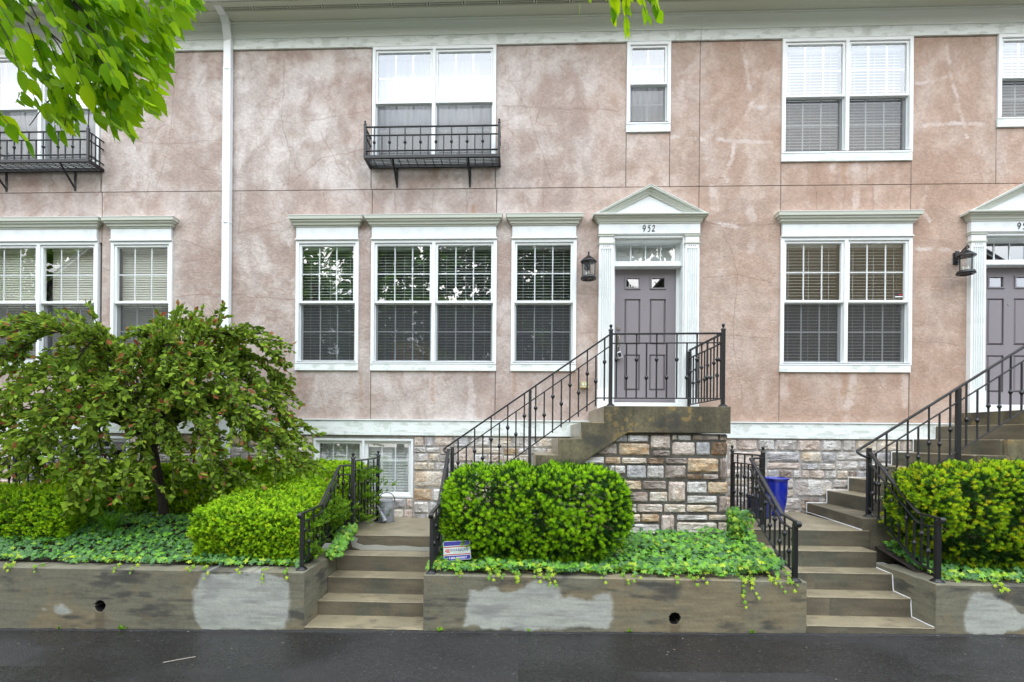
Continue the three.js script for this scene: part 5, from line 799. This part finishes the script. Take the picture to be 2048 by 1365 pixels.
// ---------------------------------------------------------------- ivy
const ivyLeaf = (() => { const out = [[0, 0.004], [0.012, -0.008], [0.03, -0.002], [0.02, 0.014], [0.036, 0.03], [0.013, 0.031], [0.0, 0.058], [-0.013, 0.031], [-0.036, 0.03], [-0.02, 0.014], [-0.03, -0.002], [-0.012, -0.008]], P = [0, 0.02, 0.004], idx = []; out.forEach(([x, y]) => P.push(x, y, -0.16 * Math.hypot(x, y - 0.02))); for (let k = 0; k < out.length; k++) idx.push(0, k + 1, (k + 1) % out.length + 1); const g = new THREE.BufferGeometry(); g.setAttribute('position', new THREE.Float32BufferAttribute(P, 3)); g.setIndex(idx); g.computeVertexNormals(); return g; })();
const ivyMat = new THREE.MeshPhysicalMaterial({ color: 0xffffff, roughness: 0.42, specularIntensity: 0.55, side: THREE.DoubleSide });
const flatTo = (n, R, up = V(0, 0.0, 1)) => { const z = n.clone().normalize(), x = V(R() - 0.5, R() - 0.5, R() - 0.5).cross(z).normalize(), y = z.clone().cross(x); return new THREE.Quaternion().setFromRotationMatrix(new THREE.Matrix4().makeBasis(x, y, z)); };
function ivy(label, n, seed, place, trails, tone) {
  const R = rng(seed), list = [], o = thing('ivy_bed', label, 'ivy', [0, 0, 0], 'ivy ground cover'), stems = [];
  const col = (front) => { const t = R(); return R() < front ? mixc([0.13, 0.27, 0.012], [0.28, 0.38, 0.015], t) : R() < tone ? mixc([0.07, 0.2, 0.015], [0.13, 0.33, 0.02], t) : mixc([0.025, 0.09, 0.025], [0.07, 0.19, 0.035], t); };
  for (let k = 0; k < n; k++) { const q = place(R); if (!q) continue; list.push({ p: q.p, q: flatTo(q.n.clone().add(V((R() - 0.5) * 1.1, 0, (R() - 0.5) * 1.1)), R), s: 0.55 + 0.55 * R(), c: col(q.f) }); }
  for (const [x0, len, dx] of trails) { const pts = []; for (let k = 0; k <= 8; k++) { const t = k / 8; pts.push(V(x0 + dx * t + 0.02 * Math.sin(t * 7 + x0 * 9), t < 0.3 ? 0.57 : 0.57 - (t - 0.3) / 0.7 * len, t < 0.3 ? lerp(2.66, 2.812, t / 0.3) : 2.812 + 0.01 * Math.sin(t * 9))); } stems.push(limb(pts, 0.003, 0.0015, 16, 4)); const m = Math.max(3, Math.round(len / 0.03)); for (let k = 0; k < m; k++) { const t = (k + 0.4) / m, c = new THREE.CatmullRomCurve3(pts).getPoint(t); list.push({ p: c.add(V((R() - 0.5) * 0.035, 0, 0.008 + 0.015 * R())), q: flatTo(V((R() - 0.5) * 0.8, 0.35, 1), R), s: lerp(0.85, 0.5, t) * (0.7 + 0.5 * R()), c: mixc([0.10, 0.24, 0.012], [0.30, 0.40, 0.015], R()) }); } }
  swarm('leaves', o, ivyLeaf, ivyMat, list); if (stems.length) part('runners', plainMerge(stems), M.twig, o); o.userData.kind = 'stuff';
}
const T = (seed, n, x0, x1, a = 0.03, b = 0.12) => { const R = rng(seed); return Array.from({ length: n }, () => [lerp(x0, x1, R()), lerp(a, b, R() * R()), (R() - 0.5) * 0.12]); };
ivy('dark ivy covering the left bed below the tree', 5200, 801, R => { const x = lerp(-7.2, -2.2, R()), z = lerp(1.2, 2.66, Math.pow(R(), 0.8)); if (z > 2.6 && fbm(x * 3, 2, 5, 3) < 0.46) return null; return { p: V(x, bedA(z) + 0.03 + 0.08 * fbm(x * 4, z * 4, 802, 3) * R() + 0.02, z), n: V(0, 0.9, 0.55), f: z > 2.55 ? 0.3 : 0.03 }; }, [...T(803, 10, -6.0, -2.4), [-3.1, 0.12, 0.02], [-2.5, 0.14, -0.02], [-2.3, 0.1, 0.04]], 0.25);
ivy('bright ivy covering the bed between the two flights of steps', 5400, 811, R => { const x = lerp(-0.9, 2.66, R()), z = lerp(1.5, 2.74, Math.pow(R(), 0.85)); if (z > 2.64 && fbm(x * 3, 2, 6, 3) < 0.42) return null; return { p: V(x, bedB(z) + 0.03 + (0.12 + 0.06 * (x > 1 ? 1 : 0)) * fbm(x * 4, z * 4, 812, 3) * R() + 0.02, z), n: V(0, 0.9, 0.6), f: z > 2.5 ? 0.24 : 0.05 }; }, [...T(813, 16, -0.8, 2.6, 0.04, 0.12), [0.25, 0.1, 0.03], [0.35, 0.13, 0], [0.3, 0.11, -0.04], [2.12, 0.28, 0.02], [2.2, 0.2, 0.03], [2.38, 0.14, 0.12], [2.5, 0.12, 0.14]], 0.5);
ivy('ivy under the right yew hedge above the wall', 2200, 821, R => { const x = lerp(4.1, 6.6, R()), z = lerp(1.6, 2.7, Math.pow(R(), 0.8)); return { p: V(x, bedB(z) + 0.03 + 0.06 * R(), z), n: V(0, 0.9, 0.6), f: z > 2.55 ? 0.4 : 0.04 }; }, [...T(823, 3, 4.3, 5.5), [4.45, 0.09, 0.1], [4.4, 0.07, 0.04]], 0.2);
ivy('ivy climbing in the gap between the stone pier and the right landing', 420, 831, R => { const y = lerp(0.7, 1.05, R()); return { p: V(lerp(2.46, 2.68, R()), y, lerp(1.2, 1.72, R())), n: V(0.2, 0.5, 1), f: 0.3 }; }, [], 0.5);
ivy('clump of ivy spilling onto the steps beside the left railing', 320, 841, R => { const t = R(), z = lerp(2.15, 1.5, t); return { p: V(-2.12 + 0.16 * R(), lerp(0.56, 0.76, t) + 0.07 * R(), z), n: V(0.6, 0.8, 0.7), f: 0.12 }; }, [], 0.8);
// ---------------------------------------------------------------- grass tuft and wall-foot weeds
{ const R = rng(851), gs = []; for (let k = 0; k < 150; k++) { const a = R() * 6.28, L = 0.28 + 0.34 * R(), n = 8, P = [], idx = []; for (let i = 0; i <= n; i++) { const t = i / n, r = L * 0.75 * t * t, y = L * (t - 0.42 * t * t), w = 0.0055 * (1 - t * 0.9); P.push(Math.cos(a) * r - Math.sin(a) * w, y, Math.sin(a) * r + Math.cos(a) * w, Math.cos(a) * r + Math.sin(a) * w, y, Math.sin(a) * r - Math.cos(a) * w); if (i) idx.push(i * 2 - 2, i * 2 - 1, i * 2, i * 2 - 1, i * 2 + 1, i * 2); } const g = new THREE.BufferGeometry(); g.setAttribute('position', new THREE.Float32BufferAttribute(P, 3)); g.setIndex(idx); g.computeVertexNormals(); g.translate((R() - 0.5) * 0.08, 0, (R() - 0.5) * 0.08); gs.push(g); }
  const t = thing('grass_tuft', 'tuft of long arching grass blades in the ivy of the left bed', 'grass', [-4.78, 0.7, 1.86]); part('blades', plainMerge(gs), leafMat({ color: rgb(0.14, 0.34, 0.02) }), t).userData.kind = 'stuff';
  const wd = (label, x, s, seed) => { const Q = rng(seed), list = []; for (let k = 0; k < 7; k++) { const g = leafGeo(0.04, [0.002, 0.012, 0.013, 0.007, 0.001], 0.2, 0.25); g.rotateX(0.7 + 0.5 * Q()); g.rotateY(Q() * 6.28); g.translate((Q() - 0.5) * 0.04, 0.005 + Q() * 0.02, 0); g.scale(s, s, s); list.push(g); } const o = thing('weed', label, 'weed', [x, roadY(x) + 0.004, 2.825], 'weeds at the foot of the wall'); part('leaves', plainMerge(list), leafMat({ color: rgb(0.16, 0.34, 0.02) }), o); };
  wd('small pale weed at the wall foot left of the drain hole, leftmost', -4.55, 0.7, 1); wd('bright green weed at the wall foot right of the left drain hole', -3.92, 1.1, 2); wd('tiny weed at the wall foot just right of the first steps', -0.76, 0.9, 3); wd('tiny weed at the wall foot below the ragged pale patch', 0.1, 0.6, 4); wd('small weed at the wall foot below the bright ivy, left of the second drain hole', 1.05, 0.8, 5); wd('small weed at the wall foot near the steps to 954', 2.2, 0.8, 6); }
// ---------------------------------------------------------------- small plum tree in the left bed
{
  const R = rng(901), t = thing('plum_tree', 'small spreading tree with reddish tipped leaves in the left bed', 'tree', [-4.5, 0.78, 1.3]);
  const trunk = [V(0.02, -0.05, 0), V(0, 0.3, 0.02), V(-0.08, 0.62, 0), V(-0.14, 0.92, -0.02), V(-0.16, 1.25, 0)];
  part('trunk', limb(trunk, 0.062, 0.042, 20, 12), bark, t);
  const tips = [], twigs = [];
  // limbs arch outwards; [azimuth, reach, top height, end height, start height]
  const limbs = [[0.05, 1.85, 1.95, 1.15, 1.1], [0.35, 1.6, 2.2, 1.75, 1.2], [-0.3, 1.8, 1.65, 0.95, 1.0], [0.7, 1.0, 2.45, 2.2, 1.25], [Math.PI - 0.1, 2.2, 2.05, 1.45, 1.2], [Math.PI + 0.35, 2.1, 1.55, 0.85, 1.0], [Math.PI - 0.5, 1.9, 2.3, 2.0, 1.25], [Math.PI + 0.1, 2.4, 2.45, 2.3, 1.25], [1.5, 0.9, 2.5, 2.3, 1.25], [-1.2, 1.0, 1.7, 1.0, 1.1], [-1.75, 1.1, 1.55, 0.75, 1.0], [-2.2, 1.5, 1.65, 0.9, 1.1], [-0.75, 1.4, 1.75, 1.05, 1.1], [2.2, 1.0, 2.5, 2.35, 1.2], [0.2, 1.3, 2.4, 2.25, 1.2], [Math.PI + 0.6, 1.7, 2.35, 2.0, 1.25], [-1.4, 0.95, 1.25, 0.55, 0.95], [-1.0, 1.15, 1.5, 0.8, 1.0], [-2.0, 1.2, 1.35, 0.6, 0.95], [-0.6, 1.5, 1.35, 0.65, 1.0], [-2.55, 1.7, 1.4, 0.65, 1.0], [-1.6, 0.9, 2.0, 1.45, 1.2], [-0.9, 1.2, 2.2, 1.6, 1.2], [-2.3, 1.3, 2.2, 1.6, 1.2], [0.15, 1.5, 1.95, 1.5, 1.15], [-0.45, 1.65, 2.0, 1.35, 1.15], [Math.PI + 0.25, 1.8, 1.95, 1.4, 1.15], [-0.15, 1.2, 1.6, 1.15, 1.05], [Math.PI - 0.25, 1.5, 1.75, 1.2, 1.1], [0.1, 1.75, 1.35, 0.75, 1.0], [-0.15, 2.05, 1.5, 0.72, 1.05], [Math.PI + 0.2, 1.6, 1.35, 0.7, 0.95]];
  const curves = limbs.map(([az, reach, yt, ye, ys]) => { const rr = Math.cos(az) > 0.3 ? 0.9 : 1; reach *= rr; const dx = Math.cos(az), dz = -Math.sin(az) * 0.8; const pts = [V(-0.15, ys, 0), V(-0.15 + dx * reach * 0.25, lerp(ys, yt, 0.7), dz * reach * 0.25), V(-0.1 + dx * reach * 0.55, yt, dz * reach * 0.55), V(-0.05 + dx * reach * 0.82, lerp(yt, ye, 0.45), dz * reach * 0.82), V(dx * reach, ye, dz * reach)]; pts.forEach((p, i) => { if (i) p.add(V((R() - 0.5) * 0.12, (R() - 0.5) * 0.1, (R() - 0.5) * 0.15)); }); part('limb', limb(pts, 0.019, 0.004, 18, 7), bark, t); return new THREE.CatmullRomCurve3(pts); });
  for (const c of curves) for (let k = 0; k < 34; k++) {
    const u = 0.16 + 0.84 * (k + R()) / 34, p = c.getPoint(u), d = c.getTangent(u), out = V(R() - 0.5, (R() - 0.35) * 0.7, R() - 0.5).addScaledVector(d, 0.75).normalize(), L = 0.2 + 0.36 * R();
    const q = [p, p.clone().addScaledVector(out, L * 0.5).add(V(0, 0.03, 0)), p.clone().addScaledVector(out, L).add(V(0, -0.06 * R(), 0))]; twigs.push(limb(q, 0.006, 0.0025, 6, 4)); tips.push(new THREE.CatmullRomCurve3(q));
  }
  part('twigs', plainMerge(twigs), M.twig, t).userData.kind = 'stuff';
  const lg = leafGeo(0.062, [0.002, 0.013, 0.0185, 0.0175, 0.011, 0.001], 0.3, 0.22), mat = leafMat({ transmission: 0.28 }), glossy = std({ color: 0xffffff, roughness: 0.45, side: THREE.DoubleSide }), list = [], big = [];
  const greens = [[0.09, 0.165, 0.022], [0.27, 0.39, 0.035]], reds = [[0.22, 0.06, 0.03], [0.3, 0.16, 0.05]];
  for (const c of tips) { const n = 24; for (let k = 0; k < n; k++) { const u = 0.08 + 0.92 * (k + R()) / n, p = c.getPoint(u), d = c.getTangent(u); const dir = d.clone().multiplyScalar(0.8).add(V((R() - 0.5) * 1.8, (R() - 0.4) * 1.2, (R() - 0.5) * 1.8)); const tip = k === n - 1; const x = R(); const col = (tip && R() < 0.4) || R() < 0.025 ? mixc(reds[0], reds[1], R()) : x < 0.12 ? mixc([0.14, 0.24, 0.02], [0.22, 0.26, 0.02], R()) : mixc(greens[0], greens[1], R()); list.push({ p: p.add(V((R() - 0.5) * 0.03, (R() - 0.5) * 0.03, (R() - 0.5) * 0.03)), q: aim(dir, R() * 6.28), s: 0.8 + 0.65 * R(), c: col }); } }
  // the nearest, largest leaves one by one
  const near = list.map((o, i) => [o.p.z * 1 + o.s * 0.9, i]).sort((a, b) => b[0] - a[0]).slice(0, 290).map(a => a[1]), own = new Set(near), mats = new Map();
  for (const i of near) { const o = list[i], key = Math.round(o.c.r * 40) + '_' + Math.round(o.c.g * 25); if (!mats.has(key)) mats.set(key, leafMat({ color: o.c, transmission: 0.28 })); const m = part('leaf', lg, mats.get(key), t); m.position.copy(o.p); m.quaternion.copy(o.q); m.scale.setScalar(o.s * 1.2); }
  swarm('crown', t, lg, mat, list.filter((_, i) => !own.has(i)));
}
// ---------------------------------------------------------------- street tree by the road: its trunk stands left of the picture, low boughs hang into it
{
  const R = rng(951), t = thing('street_tree', 'street tree with large bright leaves on a bough hanging over the top left corner', 'tree', [-5.6, -0.08, 6.2]);
  const L = p => V(p[0] + 5.6, p[1] + 0.08, p[2] - 6.2);
  part('trunk', limb([V(0, -0.1, 0), V(0.05, 1.2, 0), V(-0.02, 2.6, 0.1), V(0.1, 4.2, 0.2), V(0.1, 6.0, 0.3)], 0.17, 0.1, 20, 14), bark, t);
  const bough = [L([-5.5, 3.4, 6.35]), L([-4.4, 4.0, 6.4]), L([-3.2, 4.05, 6.2]), L([-2.4, 3.95, 6.02]), L([-1.9, 3.72, 5.98]), L([-1.72, 3.45, 6.0]), L([-1.68, 3.3, 6.0])];
  part('bough', limb(bough, 0.055, 0.006, 40, 9), bark, t);
  const bough2 = [L([-5.45, 4.1, 6.4]), L([-4.0, 5.0, 6.2]), L([-2.0, 5.1, 5.8]), L([-0.3, 4.75, 5.4]), L([0.45, 4.3, 5.25]), L([0.56, 4.12, 5.22])];
  part('bough', limb(bough2, 0.05, 0.005, 40, 8), bark, t);
  const lg = (() => { const n = 18, w = []; for (let i = 0; i <= n; i++) { const u = i / n; w.push(i === 0 ? 0.0015 : i === n ? 0.0004 : 0.0245 * Math.pow(Math.sin(Math.PI * Math.pow(u, 0.86)), 0.9) * (1 - 0.28 * u) * (i % 2 ? 1.05 : 0.94)); } return leafGeo(0.1, w, 0.16, 0.16, 0.0011); })();
  const lg2 = lg.clone().applyMatrix4(new THREE.Matrix4().makeRotationY(0.0)); lg2.scale(1.1, 0.92, 1.3);
  const veins = tex(64, 64, () => [255, 255, 255]);
  const cols = [[0.19, 0.4, 0.004], [0.27, 0.5, 0.004], [0.36, 0.6, 0.005], [0.11, 0.27, 0.006], [0.46, 0.66, 0.006]].map(c => leafMat({ color: rgb(...c), transmission: 0.66 }));
  const twigMat = std({ color: rgb(0.05, 0.03, 0.025), roughness: 0.9 });
  const put = (p, dir, face, s, far) => { const y = dir.clone().normalize(), z = face.clone().addScaledVector(y, -face.dot(y)).normalize(), x = y.clone().cross(z); const m = part('leaf', R() < 0.5 ? lg : lg2, cols[Math.floor(R() * 5)], t); m.position.copy(p); m.quaternion.setFromRotationMatrix(new THREE.Matrix4().makeBasis(x, y, z)); m.scale.setScalar(s); };
  let count = 0;
  const spray = (a0, b0, n, s0, droop, up = 0.04, sh = -0.06) => { const A = L(a0).add(V(sh, up, 0)), B = L(b0).add(V(sh, up, 0)), mid = A.clone().lerp(B, 0.5).add(V(0, 0.04, (R() - 0.5) * 0.08)), c = new THREE.CatmullRomCurve3([A, mid, B]); part('twig', limb([A, mid, B], 0.0028, 0.0012, 10, 5), twigMat, t);
    for (let k = 0; k < n; k++) { const u = 0.12 + 0.88 * k / (n - 1), p = c.getPoint(u), d = c.getTangent(u), side = k % 2 ? 1 : -1; const dir = d.clone().multiplyScalar(0.55).add(V(side * 0.3 + (R() - 0.5) * 0.3 + 0.42, -droop - 0.35 * R(), (R() - 0.5) * 0.5)); const face = V((R() - 0.5) * 0.9, 0.35 + 0.4 * R(), 0.8 * (R() < 0.75 ? 1 : -0.6)); put(p, dir, face, s0 * (0.6 + 0.55 * R()), 0); count++; } };
  // sprays of leaves hanging from the bough, from the left edge of the picture to x -1.35
  const S = [[[-2.5, 3.95, 6.0], [-1.95, 3.62, 6.05]], [[-2.35, 3.9, 5.9], [-1.8, 3.6, 5.85]], [[-2.2, 3.85, 6.05], [-1.62, 3.62, 6.1]], [[-2.1, 3.82, 5.95], [-1.55, 3.5, 6.0]], [[-2.0, 3.75, 6.0], [-1.5, 3.55, 5.9]], [[-1.95, 3.75, 6.1], [-1.42, 3.62, 6.05]], [[-1.85, 3.68, 6.0], [-1.52, 3.32, 6.05]], [[-1.8, 3.6, 5.9], [-1.55, 3.24, 5.95]], [[-1.85, 3.6, 6.05], [-1.64, 3.2, 6.1]], [[-1.95, 3.6, 6.0], [-1.75, 3.12, 6.0]], [[-2.05, 3.6, 5.9], [-1.9, 3.14, 5.9]], [[-2.3, 3.7, 5.9], [-2.0, 3.2, 5.85]], [[-1.72, 3.45, 6.0], [-1.6, 3.1, 6.0]], [[-1.7, 3.45, 6.1], [-1.48, 3.2, 6.15]], [[-2.6, 3.85, 6.05], [-2.2, 3.5, 6.0]], [[-2.2, 3.75, 6.1], [-1.85, 3.35, 6.15]], [[-1.95, 3.8, 5.9], [-1.6, 3.7, 5.85]], [[-1.75, 3.75, 6.0], [-1.38, 3.66, 6.0]], [[-2.6, 3.5, 5.8], [-2.15, 3.15, 5.8]], [[-1.88, 3.5, 5.85], [-1.72, 3.28, 5.8]], [[-2.15, 3.6, 6.0], [-1.95, 3.3, 6.05]], [[-1.8, 3.72, 6.15], [-1.45, 3.45, 6.2]]];
  for (const [a, b] of S) spray(a, b, 11, 1.0, 0.35);
  // leaves behind the front sprays fill the hanging mass; outline in x, y at about z 6
  const mass = [[-2.3, 3.75], [-1.3, 3.75], [-1.31, 3.62], [-1.38, 3.5], [-1.44, 3.37], [-1.45, 3.22], [-1.54, 3.12], [-1.66, 3.1], [-1.74, 3.18], [-1.84, 3.12], [-1.95, 3.2], [-2.1, 3.24], [-2.1, 3.36], [-1.9, 3.38], [-1.82, 3.5], [-1.92, 3.6], [-2.3, 3.6]], extra = [];
  for (let k = 0; extra.length < 900 && k < 20000; k++) { const x = lerp(-2.3, -1.3, R()), y = lerp(3.06, 3.78, R()), z = 5.98 - 0.34 * R() + 0.1 * R(), e = (8.2 - z) / 2.2; if (!inPoly(x + 0.03, y - 0.03, mass) || fbm(x * 9, y * 9, 273, 2) < 0.3) continue; extra.push({ p: L([x * e, 1.89 + (y - 1.89) * e, z]), q: aim(V(0.7 + (R() - 0.5) * 1.0, -0.85, (R() - 0.5) * 0.7), R() * 6.28), s: 0.6 + 0.5 * R(), c: mixc([0.12, 0.28, 0.005], [0.36, 0.58, 0.006], R()) }); }
  swarm('inner_leaves', t, lg, leafMat({ transmission: 0.64 }), extra);
  for (const [a, b] of [[[0.5, 4.25, 5.25], [0.52, 3.98, 5.22]], [[0.5, 4.25, 5.25], [0.62, 4.02, 5.25]], [[0.45, 4.3, 5.25], [0.45, 4.05, 5.2]], [[0.6, 4.2, 5.2], [0.68, 4.08, 5.2]]]) spray(a, b, 8, 1.0, 0.9, 0.085, 0.02);
  // bare dark twigs in the open part of the spray
  for (const pts of [[[-2.2, 3.75, 5.9], [-1.98, 3.55, 5.9], [-1.9, 3.36, 5.92], [-1.92, 3.18, 5.93]], [[-1.92, 3.5, 5.9], [-1.86, 3.34, 5.88], [-1.84, 3.2, 5.9]], [[-1.9, 3.4, 5.9], [-2.02, 3.3, 5.9], [-2.1, 3.2, 5.9]], [[-2.02, 3.6, 5.9], [-1.9, 3.5, 5.88], [-1.78, 3.42, 5.86]]]) part('twig', limb(pts.map(L), 0.004, 0.0015, 14, 5), twigMat, t);
  // the rest of the crown, out of the picture
  const list = []; for (const [b, u0, u1] of [[bough, 0.15, 0.62], [bough2, 0.15, 0.86]]) { const c = new THREE.CatmullRomCurve3(b); for (let k = 0; k < 260; k++) { const p = c.getPoint(lerp(u0, u1, R())).add(V((R() - 0.5) * 0.4, R() * 0.35 - 0.02, (R() - 0.5) * 0.4)); list.push({ p, q: aim(V((R() - 0.5) * 2, -0.4 - R(), (R() - 0.5) * 2), R() * 6.28), s: 0.7 + 0.5 * R(), c: mixc([0.12, 0.28, 0.005], [0.36, 0.58, 0.006], R()) }); } }
  const above = list.slice(), high = []; for (let k = 0; k < 2600; k++) { const a = R() * 6.28, r = Math.sqrt(R()) * 2.6, y = 4.2 + R() * 3.2; high.push({ p: V(Math.cos(a) * r - 0.6, y, Math.sin(a) * r + 0.9), q: aim(V((R() - 0.5) * 2, -0.5 - R(), (R() - 0.5) * 2), R() * 6.28), s: 0.9 + 0.6 * R(), c: mixc([0.05, 0.14, 0.01], [0.12, 0.28, 0.01], R()) }); }
  swarm('crown', t, lg, leafMat({ transmission: 0.5 }), above.concat(high.filter(o => { const x = o.p.x - 5.6, z = o.p.z + 6.2; return x < -3.4 || z > 7.4; })));
}
// ---------------------------------------------------------------- what the windows mirror: trees and two houses across the road
{
  const big = leafGeo(0.34, [0.02, 0.09, 0.1, 0.05, 0.005], 0.2, 0.2), mat = leafMat({ transmission: 0.25 });
  const far = (label, x, z, h, r, n, seed, c0, c1) => { const R = rng(seed), t = thing('roadside_tree', label, 'tree', [x, roadY(x) - 0.1, z], 'trees across the road'); part('trunk', limb([V(0, 0, 0), V(0.1, h * 0.3, 0), V(0, h * 0.6, 0.1), V(0, h * 0.85, 0)], 0.2, 0.05, 12, 8), bark, t); const list = [], cl = []; for (let k = 0; k < 42; k++) { const d = V(R() * 2 - 1, R() * 2 - 1, R() * 2 - 1); if (d.length() > 1) d.normalize(); cl.push([V(d.x * r * 0.85, h * 0.64 + d.y * h * 0.33, d.z * r * 0.85), r * (0.2 + 0.2 * R())]); } for (let k = 0; k < n; k++) { const [c, q] = cl[Math.floor(R() * cl.length)], d = V(R() - 0.5, R() - 0.5, R() - 0.5).normalize(); list.push({ p: c.clone().addScaledVector(d, q * Math.pow(R(), 0.4)), q: aim(d.add(V(0, -0.3, 0)), R() * 6.28), s: 0.7 + 0.7 * R(), c: mixc(c0, c1, R()) }); } swarm('crown', t, big, mat, list); };
  far('leafy tree across the road mirrored in the left windows of 952', -5.6, 17.5, 12.5, 3.4, 7500, 971, [0.03, 0.1, 0.01], [0.09, 0.24, 0.015]);
  far('dark tree across the road mirrored in the wide window of 952', -0.4, 18.5, 14.5, 3.6, 8500, 972, [0.02, 0.06, 0.012], [0.06, 0.15, 0.02]);
  far('tree across the road mirrored in the window beside the lantern', 4.0, 19, 14.5, 3.2, 7500, 973, [0.02, 0.06, 0.012], [0.05, 0.13, 0.02]);
  far('broad tree across the road mirrored beside the grey gabled house', -12.2, 18.5, 13, 3.2, 7000, 974, [0.05, 0.12, 0.015], [0.14, 0.26, 0.03]);
  far('tall tree across the road mirrored at the left picture edge', -28, 21, 15, 4.5, 8000, 975, [0.05, 0.12, 0.015], [0.14, 0.26, 0.03]);
  const house = (label, x, z, w, h, ridge, col) => { const g = thing('opposite_house', label, 'house', [x, -0.1, z], 'houses across the road'); const wallM = std({ color: rgb(...col), roughness: 0.9 });
    const sh = [[-w / 2, 0], [w / 2, 0], [w / 2, h], [0, ridge], [-w / 2, h]]; part('wall', extrude(sh, 0, 6), wallM, g);
    for (let y = 0.3; y < h; y += 0.3) part('clapboard', box(-w / 2 - 0.01, w / 2 + 0.01, y, y + 0.02, -0.02, -0.001), wallM, g);
    for (const s of [-1, 1]) { part('roof', bar([s * (w / 2 + 0.35), h - 0.3, 2.8], [0, ridge + 0.08, 2.8], 6.6, 0.12), std({ color: rgb(0.1, 0.1, 0.11), roughness: 0.9 }), g); part('bargeboard', bar([s * (w / 2 + 0.36), h - 0.32, -0.45], [0, ridge + 0.06, -0.45], 0.05, 0.22), M.vinyl, g); }
    for (const x0 of [-w * 0.3, w * 0.12]) for (const y of [1.2, 4.0]) { const wn = sub('window', g); part('frame', ring(x0, x0 + 1.1, y, y + 1.6, 0.1, -0.06, 0.02), M.vinyl, wn); part('pane', box(x0 + 0.08, x0 + 1.02, y + 0.08, y + 1.52, -0.03, -0.02), M.dark, wn); } };
  house('tan clapboard gabled house across the road mirrored in the window of 954', 15.5, 20, 15, 11.0, 15.5, [0.34, 0.28, 0.17]);
  house('grey gabled house across the road mirrored in the windows behind the small tree', -19.5, 21, 12, 10.0, 14.5, [0.36, 0.36, 0.33]);
}
renderer.render(scene, camera);
